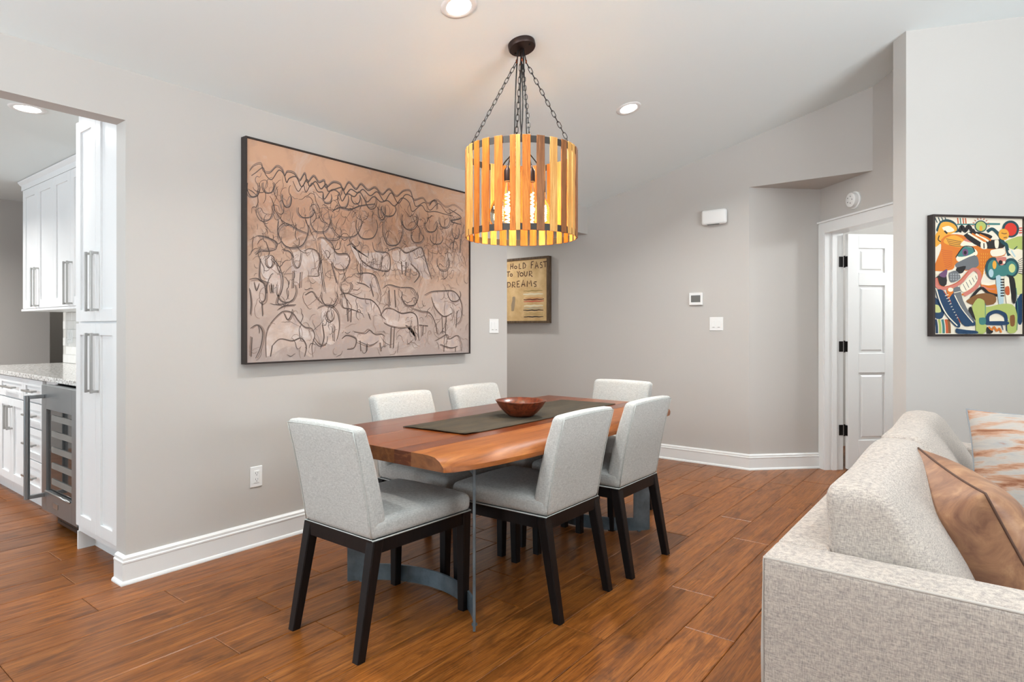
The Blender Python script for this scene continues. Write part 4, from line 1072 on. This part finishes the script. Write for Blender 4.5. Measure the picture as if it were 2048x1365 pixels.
for s_ in HERD_STROKES:
    hh += 0.00001
    pts = [Vector((p[0], p[1])) for p in catmull([(a, b, 0) for a, b in s_], 5)]
    ribbon(dk, pts, 0.0045 + 0.003 * rn.random(), onc(hh))
    off = Vector((rn.uniform(-.012, .012), rn.uniform(-.01, .01)))
    ribbon(sf, [p + off for p in pts], 0.009, onc(0.0008))
for i in range(430):
    u, v = rn.uniform(0.03, CW - 0.03), rn.uniform(0.55, 1.02) if rn.random() < 0.62 else rn.uniform(0.03, 0.6)
    a = rn.uniform(0, 6.3); pts = [Vector((u, v))]; cv = rn.uniform(-1.0, 1.0)
    for k in range(rn.randint(5, 11)):
        a += cv * 0.55 + rn.uniform(-0.5, 0.5)
        if rn.random() < 0.18: cv = -cv
        pts.append(pts[-1] + Vector((math.cos(a) * 0.75, math.sin(a))) * 0.016)
    pts = [p for p in pts if 0.008 < p.x < CW - 0.008 and 0.008 < p.y < 1.08]
    if len(pts) > 4: ribbon(dk if rn.random() < 0.45 else sf, [Vector((q[0], q[1])) for q in catmull([(p.x, p.y, 0) for p in pts], 3)], rn.uniform(0.002, 0.0045), onc(0.0025 + 0.000002 * i))
for i in range(330):
    u, v = rn.uniform(0.03, CW - 0.03), rn.uniform(0.03, 1.0)
    if v < 0.55 and rn.random() < 0.55: continue
    r = rn.uniform(0.012, 0.04); a0 = rn.uniform(0, 6.3); sp_ = rn.uniform(1.0, 3.2)
    pts = [Vector((u + r * math.cos(a0 + sp_ * k / 7), v + 1.4 * r * math.sin(a0 + sp_ * k / 7))) for k in range(8)]
    pts = [p for p in pts if 0.008 < p.x < CW - 0.008 and 0.008 < p.y < CHt - 0.02]
    if len(pts) > 3: ribbon(dk if rn.random() < 0.5 else sf, pts, rn.uniform(0.002, 0.0045), onc(0.0016 + 0.000002 * i))
dk.build('charcoal_lines', M_char, pic)['kind'] = 'stuff'
sf.build('charcoal_shading', M_chars, pic)['kind'] = 'stuff'

# ================================================================== LETTERED SIGN
sg = thing('framed_sign', 'tan hand-lettered sign in a weathered wood frame beside the hall opening', 'sign', (-4.4, YF, 1.2))
SW0, SW1, SH0, SH1 = -0.03, 0.684, 0.075, 0.788
for (x0, x1, z0, z1) in ((SW0, SW0 + 0.024, SH0, SH1), (SW1 - 0.024, SW1, SH0, SH1), (SW0 + 0.024, SW1 - 0.024, SH0, SH0 + 0.024), (SW0 + 0.024, SW1 - 0.024, SH1 - 0.024, SH1)):
    MB().box(x0, x1, -0.062, -0.003, z0, z1, 0.001).build('frame', M_signwood, sg)
MB().box(SW0 + 0.024, SW1 - 0.024, -0.052, -0.004, SH0 + 0.024, SH1 - 0.024).build('panel', M_signpanel, sg)
M_ink = mat('brown_ink', srgb(84, 58, 40), 0.8)
def ons(h): return lambda u, v: (u, -0.052 - h, v)
mb = MB()
for i, s_ in enumerate(SIGN_STROKES):
    pts = [Vector((p[0], p[1])) for p in (catmull([(a, b, 0) for a, b in s_], 4) if len(s_) > 9 else [Vector((a, b, 0)) for a, b in s_])]
    ribbon(mb, pts, 0.0105, ons(0.001 + i * 0.00002), False)
mb.build('lettering', M_ink, sg)
SCOL = dict(olive=(150, 128, 72), white=(220, 208, 176), tan=(206, 150, 96), darkred=(112, 58, 40), red=(196, 84, 64), greyblue=(164, 164, 150), black=(58, 48, 40))
for i, (x0, z, x1, h, cn) in enumerate(SIGN_STRIPES):
    mm = bpy.data.materials.get('sign_' + cn) or mat('sign_' + cn, srgb(*SCOL[cn]), 0.8)
    mb = MB(); n = 9
    pts = [Vector((x0 + (x1 - x0) * k / n, z + 0.0025 * math.sin(k * 1.9 + i))) for k in range(n + 1)]
    ribbon(mb, pts, h * 2, ons(0.001 + i * 0.00002)); mb.build('painted_stripe', mm, sg)
mb = MB(); k = len(SIGN_BIRD); f3 = ons(0.001)
mb.add([f3(*p) for p in SIGN_BIRD], [tuple(range(k))]); mb.build('painted_bird', mat('sign_bird', srgb(150, 132, 108), 0.8), sg)

# ================================================================== ABSTRACT PAINTING ON THE ANGLED WALL
RW = (B.x - B.y)
pa = thing('painting', 'bright abstract painting of a toothy orange creature in a deep dark frame', 'painting', (0, 0, 0), PI / 4)
o0 = Vector((-0.345, 4.845))                      # left bottom corner on the wall
pa.location = (o0.x, o0.y, 1.167)
PWD, PHT, PD = 0.672, 0.787, 0.05
for (x0, x1, z0, z1) in ((0, 0.014, 0, PHT), (PWD - 0.014, PWD, 0, PHT), (0.014, PWD - 0.014, 0, 0.014), (0.014, PWD - 0.014, PHT - 0.014, PHT)):
    MB().box(x0, x1, -PD - 0.003, -0.003, z0, z1, 0.001).build('frame', M_frame, pa)
MB().box(0.014, PWD - 0.014, -PD + 0.012, -0.004, 0.014, PHT - 0.014).build('canvas', mat('cream_canvas', srgb(226, 216, 196), 0.6), pa)
CWi, CHi = PWD - 0.028, PHT - 0.028
def ona(h): return lambda x, y: (0.014 + min(max((x - 235) / 800, 0.002), 0.998) * CWi, -PD + 0.012 - h, 0.014 + (1 - min(max((y - 115) / 1105, 0.002), 0.998)) * CHi)
ACOL = dict(orange=(206, 112, 30), amber=(222, 158, 52), cream=(230, 220, 196), pink=(198, 118, 104), teal=(58, 118, 112), dteal=(26, 66, 74), navy=(20, 56, 88), black=(26, 22, 22), grey=(104, 106, 108),
            lgrey=(150, 152, 152), red=(206, 52, 34), green=(168, 180, 98), lgreen=(196, 200, 130), brown=(126, 82, 40), sky=(170, 194, 200), purple=(104, 70, 104), rust=(186, 84, 40))
AM = {k: mat('art_' + k, srgb(*v), 0.5) for k, v in ACOL.items()}
AMB = {}; depth = [0.0004]
def amb(c_): return AMB.setdefault(c_, MB())
def poly(c_, *pts):
    depth[0] += 0.00003; f3 = ona(depth[0]); P = list(pts)
    Q = [(p[0], p[1]) for p in catmull([(a, b, 0) for a, b in P + P[:2]], 3)[:-4]]
    amb(c_).add([f3(*p) for p in Q], [tuple(range(len(Q)))])
def circ(c_, x, y, rx, ry=None): poly(c_, *[(x + rx * math.cos(t), y + (ry or rx) * math.sin(t)) for t in [2 * PI * i / 10 for i in range(10)]])
def strk(c_, w, *pts):
    depth[0] += 0.00003
    ribbon(amb(c_), [Vector((p[0], p[1])) for p in catmull([(a, b, 0) for a, b in pts], 4)], w, ona(depth[0]), False)
poly('green', (880, 330), (1034, 280), (1034, 410), (920, 400)); poly('lgreen', (950, 660), (1034, 640), (1034, 830), (960, 820))
poly('navy', (970, 920), (1034, 830), (1034, 1100), (990, 1110)); poly('navy', (236, 860), (330, 960), (310, 1070), (236, 1050)); poly('lgreen', (240, 940), (280, 950), (300, 1010), (240, 1010))
for x, c_ in ((262, 'navy'), (292, 'green'), (322, 'teal'), (352, 'rust'), (375, 'brown')): strk(c_, 22, (x - 10, 1080), (x, 1140), (x + 2, 1212))
for x in (245, 275, 305, 335): strk('dteal', 9, (x, 118), (x + 22, 170))
for x in (452, 475, 500, 522): strk('teal' if x % 2 else 'rust', 10, (x - 4, 120), (x + 2, 180))
strk('teal', 12, (440, 182), (560, 178), (830, 172)); strk('teal', 8, (700, 165), (830, 165))
poly('dteal', (255, 240), (290, 160), (360, 135), (430, 170), (455, 250), (400, 260), (300, 260)); poly('amber', (270, 260), (300, 175), (360, 160), (420, 185), (440, 240), (350, 300), (255, 400), (248, 320)); poly('cream', (310, 215), (370, 198), (420, 240), (350, 258))
circ('amber', 290, 310, 42, 60); strk('black', 9, (285, 290), (275, 330), (300, 350)); strk('black', 16, (330, 245), (355, 270))
poly('orange', (300, 330), (360, 282), (480, 280), (600, 330), (660, 405), (760, 400), (860, 400), (872, 470), (720, 520), (655, 720), (620, 600), (520, 620), (430, 560), (400, 610), (250, 625), (248, 560), (300, 420))
poly('amber', (345, 310), (420, 284), (500, 330), (470, 400), (330, 362)); 
for k in range(4): strk('brown', 7, (345 + 8 * k, 320 + 18 * k), (420, 335 + 17 * k), (480, 345 + 15 * k))
poly('cream', (490, 345), (540, 315), (600, 350), (620, 380), (480, 385)); poly('pink', (500, 330), (560, 300), (610, 345), (560, 350))
for k in range(9): strk('rust', 5, (300 + 4 * k, 420 + 20 * k), (330 + 4 * k, 430 + 20 * k), (400, 440 + 16 * k))
poly('cream', (438, 480), (500, 392), (590, 402), (625, 462), (520, 522), (448, 532)); poly('teal', (440, 480), (500, 395), (585, 405), (598, 440), (520, 482)); circ('purple', 515, 445, 27, 34); circ('black', 515, 448, 13, 18)
strk('black', 9, (430, 495), (470, 430), (510, 388), (580, 396), (600, 440))
poly('grey', (440, 545), (600, 470), (636, 540), (620, 580), (540, 612), (440, 592)); poly('black', (440, 590), (520, 575), (490, 640), (440, 640))
poly('black', (500, 285), (570, 245), (700, 262), (760, 290), (740, 322), (860, 320), (858, 395), (660, 398))
for k in range(4): strk(('cream', 'orange')[k % 2], 18, (540 + 34 * k, 262 + 4 * k), (600 + 34 * k, 300), (680 + 22 * k, 352 - 8 * k))
poly('cream', (655, 350), (700, 345), (710, 405), (660, 405)); poly('cream', (780, 325), (815, 325), (812, 395), (785, 395)); strk('black', 10, (682, 355), (684, 405))
strk('black', 34, (462, 255), (485, 200), (512, 245), (545, 195), (575, 240), (600, 232)); strk('dteal', 30, (712, 245), (755, 218), (795, 245), (830, 290), (848, 340), (885, 365), (895, 415), (912, 470))
circ('dteal', 655, 195, 56, 56); circ('green', 655, 195, 46, 46); circ('amber', 655, 215, 14, 26)
for k in range(9): strk('rust', 7, (655 + 62 * math.cos(PI + k * PI / 8), 190 + 60 * math.sin(PI + k * PI / 8)), (655 + 80 * math.cos(PI + k * PI / 8), 190 + 76 * math.sin(PI + k * PI / 8)))
circ('dteal', 925, 215, 78, 82); circ('red', 925, 218, 56, 62); circ('amber', 862, 268, 48, 54); strk('brown', 9, (840, 255), (870, 262), (890, 255)); strk('brown', 10, (860, 300), (890, 295))
for y in (205, 228, 250): strk('red', 9, (1000, y), (1030, y - 3))
poly('cream', (900, 420), (1034, 415), (1034, 600), (960, 500)); strk('dteal', 9, (955, 410), (985, 380)); strk('sky', 14, (930, 420), (965, 480)); 
for k in range(8): strk('black', 5, (990, 520 + 16 * k), (1032, 490 + 22 * k))
poly('cream', (745, 420), (855, 402), (868, 460), (760, 480))
for i in range(5):
    for j in range(7): strk('amber', 5, (655 + i * 20, 450 + j * 30), (657 + i * 19, 468 + j * 30))
circ('dteal', 765, 595, 74, 108); circ('teal', 765, 600, 52, 88); circ('sky', 745, 640, 22, 40); circ('amber', 775, 560, 18, 40)
circ('dteal', 925, 585, 74, 92); circ('teal', 925, 590, 54, 70); circ('lgreen', 935, 590, 30, 42); poly('teal', (800, 570), (890, 565), (890, 655), (810, 660)); 
poly('pink', (790, 492), (880, 484), (868, 545), (830, 562)); circ('black', 830, 535, 18, 20); circ('cream', 862, 535, 12, 14)
poly('black', (245, 690), (330, 640), (345, 750), (270, 778)); poly('purple', (275, 660), (350, 605), (335, 685)); circ('cream', 262, 645, 18, 16); poly('grey', (368, 640), (430, 620), (470, 690), (385, 732)); 
for i in range(12): circ('lgrey', 385 + (i % 4) * 22, 655 + (i // 4) * 24, 7, 9)
poly('cream', (465, 760), (540, 690), (610, 645), (625, 700), (560, 790), (490, 822)); 
for k in range(5): strk('grey', 6, (490 + 28 * k, 745 - 20 * k), (520 + 24 * k, 805 - 26 * k))
poly('orange', (480, 840), (560, 790), (630, 740), (600, 800), (500, 852))
strk('pink', 34, (248, 690), (265, 770), (340, 785), (460, 735), (540, 640), (590, 605), (635, 640), (635, 720), (590, 790), (500, 850)); strk('rust', 7, (262, 690), (285, 760), (350, 770), (450, 725), (540, 625))
poly('orange', (650, 735), (780, 745), (802, 845), (700, 832)); strk('cream', 24, (655, 735), (720, 745), (780, 732)); strk('pink', 12, (660, 760), (720, 790), (780, 790)); strk('black', 26, (560, 885), (650, 782), (720, 830), (800, 852))
poly('brown', (520, 905), (600, 850), (700, 830), (785, 862), (765, 935), (600, 945)); poly('orange', (345, 790), (400, 780), (420, 860), (370, 880)); circ('cream', 380, 800, 24, 20)
poly('navy', (248, 800), (320, 812), (400, 960), (468, 1132), (420, 1145), (300, 980)); strk('cream', 10, (255, 800), (290, 920), (350, 1040), (440, 1140)); strk('rust', 8, (320, 815), (390, 930), (465, 1110))
for k in range(9): strk('cream', 6, (330 + 13 * k, 860 + 26 * k), (362 + 13 * k, 846 + 26 * k))
poly('navy', (370, 875), (450, 785), (480, 900), (600, 1110), (560, 1142), (480, 1120)); poly('grey', (405, 790), (460, 775), (490, 900), (590, 1110), (500, 1000), (420, 880)); strk('cream', 8, (415, 850), (480, 980), (580, 1110)); strk('cream', 6, (410, 830), (470, 815)); 
poly('sky', (785, 670), (830, 668), (856, 860), (850, 945), (822, 982)); 
for k in range(7): strk('black', 12, (828, 700 + 26 * k), (862, 698 + 26 * k))
poly('cream', (862, 680), (905, 690), (925, 900), (885, 930)); poly('rust', (870, 770), (905, 765), (910, 840), (875, 840)); poly('black', (905, 655), (955, 690), (972, 860), (955, 930), (930, 880)); 
poly('green', (570, 955), (620, 882), (680, 902), (700, 962), (850, 930), (960, 962), (982, 1180), (892, 1200), (890, 1040), (820, 1002), (712, 1035), (692, 1200), (612, 1212), (602, 1080)); strk('teal', 6, (690, 930), (690, 1100)); strk('teal', 6, (970, 780), (985, 1000), (975, 1180))
poly('cream', (715, 1062), (880, 1062), (882, 1105), (716, 1105)); strk('navy', 34, (712, 1115), (716, 1040), (790, 1005), (862, 1035), (880, 1100)); poly('navy', (700, 1098), (886, 1098), (886, 1132), (700, 1132)); poly('teal', (636, 1065), (690, 1065), (690, 1125), (640, 1125)); poly('brown', (915, 1045), (955, 1040), (955, 1135), (918, 1138))
poly('black', (705, 1150), (760, 1190), (740, 1216), (706, 1216)); strk('orange', 16, (720, 1150), (750, 1180), (770, 1150), (795, 1190), (815, 1165), (835, 1205)); strk('navy', 8, (840, 1135), (850, 1180)); strk('navy', 8, (880, 1135), (885, 1190))
poly('navy', (430, 1165), (520, 1180), (612, 1190), (612, 1216), (445, 1216)); poly('black', (540, 1000), (600, 1090), (590, 1040), (560, 960))
for c_, m_ in AMB.items(): m_.build('painted_shape', AM[c_], pa)['kind'] = 'stuff'

# ================================================================== WALL DEVICES
def plate(name, label, cat, loc, rz, w, h, kind, nrock=2):
    """wall plate; local -y faces the room"""
    t = thing(name, label, cat, loc, rz)
    MB().box(-w / 2, w / 2, -0.006, 0, -h / 2, h / 2, 0.0025).build('cover_plate', M_white, t)
    if kind == 'switch':
        for i in range(nrock):
            x = (i - (nrock - 1) / 2) * 0.046
            MB().box(x - 0.017, x + 0.017, -0.0095, -0.006, -0.033, 0.033, 0.001).build('rocker', M_white, t)
            MB().box(x - 0.008, x + 0.008, -0.0098, -0.0094, -0.031, -0.028).build('indicator', M_screen, t)
    else:
        MB().box(-0.0165, 0.0165, -0.0085, -0.006, -0.034, 0.034, 0.001).build('receptacle', M_white, t)
        for z in (0.017, -0.017):
            mb = MB().box(-0.0075, -0.0055, -0.0088, -0.008, z - 0.001, z + 0.008).box(0.0055, 0.0075, -0.0088, -0.008, z, z + 0.007)
            mb.lathe([(0.001, 0), (0.0028, 0)], 10, (0, 0, 0), False)
            mb.v[-20:] = [(x_, -0.0089, z - 0.007 + y_) for x_, y_, z_ in mb.v[-20:]]
            mb.build('slots', M_slot, t)
    return t
plate('wall_outlet', 'white wall outlet low on the wall under the cattle drawing', 'outlet', (XL, 1.862, 0.386), PI / 2, 0.072, 0.116, 'outlet')
plate('light_switch', 'white double switch plate between the cattle drawing and hall opening', 'light switch', (XL, 3.957, 1.237), PI / 2, 0.118, 0.118, 'switch')
plate('light_switch', 'white double switch plate below the thermostat on the far wall', 'light switch', (-1.947, YF, 1.258), 0, 0.122, 0.120, 'switch')
plate('light_switch', 'white double switch plate on the tiled backsplash above the kitchen counter', 'light switch', (-6.31, 1.882, 1.15), 0, 0.118, 0.118, 'switch')
t = thing('thermostat', 'square white thermostat with grey screen on the far wall', 'thermostat', (-2.13, YF, 1.485))
MB().box(-0.062, 0.062, -0.022, 0, -0.056, 0.056, 0.004).build('case', M_white, t)
MB().box(-0.042, 0.044, -0.0235, -0.021, -0.030, 0.032).build('screen', M_screen, t)
t = thing('door_chime', 'rounded white plastic chime box high on the far wall', 'chime', (-1.958, YF, 2.206))
MB().softbox(0, -0.026, 0, 0.225, 0.05, 0.135, 0.024, (6, 2, 4)).build('cover', M_white, t)
MB().box(-0.06, 0.05, -0.047, -0.02, -0.0675, -0.064).build('grille', M_screen, t)
dx = Vector((R2, -R2)); pt_ = C + dx * 0.455
t = thing('smoke_detector', 'round white smoke detector above the open door', 'smoke detector', (pt_.x, pt_.y, 2.247), -PI / 4)
def disc(prof): 
    m_ = MB().lathe(prof, 32, cap=False); m_.v = [(x, -z, y) for x, y, z in m_.v]; return m_
disc([(0.070, 0.0), (0.070, 0.008), (0.064, 0.011), (0.001, 0.011)]).build('mounting_plate', M_white, t, 'auto')
disc([(0.058, 0.011), (0.060, 0.03), (0.057, 0.042), (0.050, 0.047), (0.001, 0.048)]).build('sensor_body', M_white, t, 'auto')
for k in range(5):
    a = k * 1.25
    m_ = MB().lathe([(0.001, 0.0485), (0.005, 0.0485)], 10, (0.028 * math.cos(a), 0.028 * math.sin(a), 0), False); m_.v = [(x, -z, y) for x, y, z in m_.v]
    m_.build('vent', M_screen, t)

# ================================================================== KITCHEN
def shaker(par, name, x0, x1, z0, z1, yf, st=0.062, th=0.02, g=0.0015):
    """shaker front: stiles, rails and a recessed panel; yf is the front face"""
    x0 += g; x1 -= g; z0 += g; z1 -= g
    d = bpy.data.objects.new(name, None); COL.objects.link(d); d.parent = par
    for a, b in ((x0, x0 + st), (x1 - st, x1)): MB().box(a, b, yf, yf + th, z0, z1, 0.001).build('stile', M_cab, d)
    for a, b in ((z0, z0 + st), (z1 - st, z1)): MB().box(x0 + st, x1 - st, yf, yf + th, a, b, 0.001).build('rail', M_cab, d)
    MB().box(x0 + st, x1 - st, yf + 0.010, yf + th - 0.002, z0 + st, z1 - st).build('panel', M_cab, d)
    return d
def pull(par, x, z, yf, L, vert=True, pr=0.038):
    mb = MB(); b = 0.006
    if vert:
        mb.box(x - b, x + b, yf - pr, yf - pr + 0.012, z - L / 2, z + L / 2, 0.001)
        for s_ in (-1, 1): mb.box(x - b, x + b, yf - pr + 0.01, yf, z + s_ * (L / 2 - 0.008) - b, z + s_ * (L / 2 - 0.008) + b, 0.001)
    else:
        mb.box(x - L / 2, x + L / 2, yf - pr, yf - pr + 0.012, z - b, z + b, 0.001)
        for s_ in (-1, 1): mb.box(x + s_ * (L / 2 - 0.03) - b, x + s_ * (L / 2 - 0.03) + b, yf - pr + 0.01, yf, z - b, z + b, 0.001)
    h = mb.build('handle', M_nickel, par); h['label'] = 'brushed nickel bar pull'
tall = thing('tall_cabinet', 'tall white pantry cabinet beside the wine cooler, with four bar pulls', 'cabinet')
MB().box(-4.0, XL - 0.115, 1.232, 1.885, 0.10, 2.435).build('body', M_cab, tall)
MB().box(-4.0, -3.985, 1.225, 1.31, 0.0, 0.10).build('side_foot', M_cab, tall)
MB().box(-3.985, XL - 0.115, 1.305, 1.32, 0.0, 0.10).build('toe_kick', M_cab, tall)
for z0, z1, hz in ((0.142, 1.246, 1.04), (1.254, 2.345, 1.462)):
    for x0, x1, sx in ((-3.975, -3.689, -1), (-3.689, -3.405, 1)):
        dd = shaker(tall, 'door', x0, x1, z0, z1, 1.211)
        pull(dd, -3.689 + sx * 0.037, hz, 1.211, 0.31)
for k, (x0, x1, lab) in enumerate(((-6.36, -5.608, 'white wall cabinet at the open end of the counter'), (-5.608, -4.86, 'white wall cabinet above the counter, next to the tall cabinet'))):
    t = thing('wall_cabinet', lab, 'cabinet', group='white kitchen wall cabinets')
    xa_ = x0 - (0.045 if k == 0 else 0)
    MB().box(xa_, x1, 1.582, 1.885, 1.36, 2.40).build('body', M_cab, t)
    MB().box(xa_, x1, 1.562, 1.582, 2.362, 2.415).build('frieze', M_cab, t)
    MB().prism([(1.562, 2.405), (1.545, 2.425), (1.54, 2.436), (1.6, 2.436), (1.6, 2.405)], 'x', xa_ - (0.02 if k == 0 else 0), x1).build('crown', M_cab, t)
    MB().box(xa_, x1, 1.562, 1.582, 1.36, 1.377).build('bottom_rail', M_cab, t)
    xm = (x0 + x1) / 2
    for a, b, sx in ((x0, xm, -1), (xm, x1, 1)):
        dd = shaker(t, 'door', a, b, 1.378, 2.360, 1.561, 0.066)
        hx = xm + sx * 0.036
        if k == 1: hx = x0 + 0.0364 + (0.0 if sx < 0 else 1.0) if False else (xm + sx * 0.036)
        pull(dd, hx, 1.545, 1.561, 0.31)
def base_cab(x0, x1, lab, drawers):
    t = thing('base_cabinet', lab, 'cabinet', group='white kitchen base cabinets')
    MB().box(x0, x1, 1.312, 1.885, 0.10, 0.884).build('body', M_cab, t)
    MB().box(x0, x1, 1.367, 1.38, 0.0, 0.10).build('toe_kick', M_cab, t)
    if drawers:
        for z0, z1 in ((0.728, 0.878), (0.560, 0.722), (0.346, 0.554), (0.130, 0.340)):
            dd = shaker(t, 'drawer', x0, x1, z0, z1, 1.291, 0.045); pull(dd, (x0 + x1) / 2, (z0 + z1) / 2, 1.291, 0.22, False)
    else:
        dd = shaker(t, 'drawer', x0, x1, 0.728, 0.878, 1.291, 0.045); pull(dd, (x0 + x1) / 2, 0.803, 1.291, 0.30, False)
        xm = (x0 + x1) / 2
        for a, b, sx in ((x0, xm, -1), (xm, x1, 1)):
            dd = shaker(t, 'door', a, b, 0.130, 0.722, 1.291, 0.055); pull(dd, xm + sx * 0.034, 0.585, 1.291, 0.17)
base_cab(-5.245, -4.842, 'white four-drawer base cabinet left of the wine cooler', True)
base_cab(-5.825, -5.247, 'white base cabinet with one drawer over two doors at the frame edge', False)
base_cab(-6.45, -5.827, 'white base cabinet at the far end of the counter, mostly out of frame', False)
t = tag(MB().box(-4.84, -4.625, 1.312, 1.33, 0.10, 0.884).build('filler_panel', M_cab), 'narrow white filler panel behind the wine cooler handle', 'panel')
cooler = thing('wine_cooler', 'stainless steel wine cooler with glass door under the counter', 'wine cooler')
FX0, FX1, FY = -4.615, -4.008, 1.226
MB().box(FX0 + 0.005, FX1 - 0.005, FY + 0.05, 1.88, 0.10, 0.868).build('body', M_slot, cooler)
dr = bpy.data.objects.new('door', None); COL.objects.link(dr); dr.parent = cooler
for x0, x1, z0, z1 in ((FX0, FX0 + 0.085, 0.115, 0.873), (FX1 - 0.085, FX1, 0.115, 0.873), (FX0 + 0.085, FX1 - 0.085, 0.73, 0.873), (FX0 + 0.085, FX1 - 0.085, 0.115, 0.235)):
    MB().box(x0, x1, FY, FY + 0.045, z0, z1, 0.001).build('door_frame', M_stainless, dr)
MB().box(FX0 + 0.085, FX1 - 0.085, FY + 0.012, FY + 0.018, 0.235, 0.73).build('glass', M_dglass, dr)
for k in range(5):
    z = 0.285 + k * 0.095
    MB().box(FX0 + 0.16, FX1 - 0.095, FY + 0.006, FY + 0.011, z, z + 0.034).build('shelf_front', M_shelf, cooler)
mb = MB().tube([(FX0 + 0.045, FY - 0.085, 0.195), (FX0 + 0.045, FY - 0.085, 0.815)], 0.0155, 14)
for z in (0.205, 0.805): mb.box(FX0 + 0.034, FX0 + 0.056, FY - 0.088, FY, z - 0.011, z + 0.011, 0.001)
h = mb.build('handle', M_stainless, dr, 'auto'); h['label'] = 'tubular stainless handle'
MB().tube([(FX0 + 0.09, FY - 0.004, 0.236), (FX1 - 0.10, FY - 0.004, 0.236)], 0.006, 8).build('door_trim_bar', M_nickel, dr, True)
MB().box(FX0 + 0.22, FX0 + 0.30, FY - 0.003, FY, 0.155, 0.185).build('badge', M_nickel, dr)
mb = MB().box(FX0 + 0.03, FX1 - 0.01, 1.30, 1.33, 0.012, 0.11)
mb.build('grille', mat('bronze_grille', srgb(70, 46, 30), 0.5, 0.3), cooler)
mb = MB()
for i in range(22):
    for j in range(4):
        x = FX0 + 0.045 + i * 0.024; z = 0.03 + j * 0.02
        mb.box(x, x + 0.013, 1.2985, 1.3005, z, z + 0.009)
mb.build('grille_slots', M_slot, cooler)
ct = MB().box(-6.5, -4.002, 1.268, 1.888, 0.885, 0.915, 0.003).build('countertop', M_granite); tag(ct, 'white speckled granite countertop over the wine cooler', 'countertop')
# tiles of the backsplash
bs = struct(MB().box(-6.5, -4.002, 1.884, 1.889, 0.916, 1.36).build('wall_backsplash', M_grout), 'white tile backsplash above the counter')
TILE = MB().box(-0.0735, 0.0735, -0.004, 0.0, -0.0355, 0.0355, 0.0012).mesh('tile', M_tile)
for j in range(6):
    for i in range(9):
        link('tile', TILE, bs, (-6.42 + i * 0.15 + (0.075 if j % 2 else 0), 1.884, 0.953 + j * 0.0735))
print('done', len(bpy.data.objects))
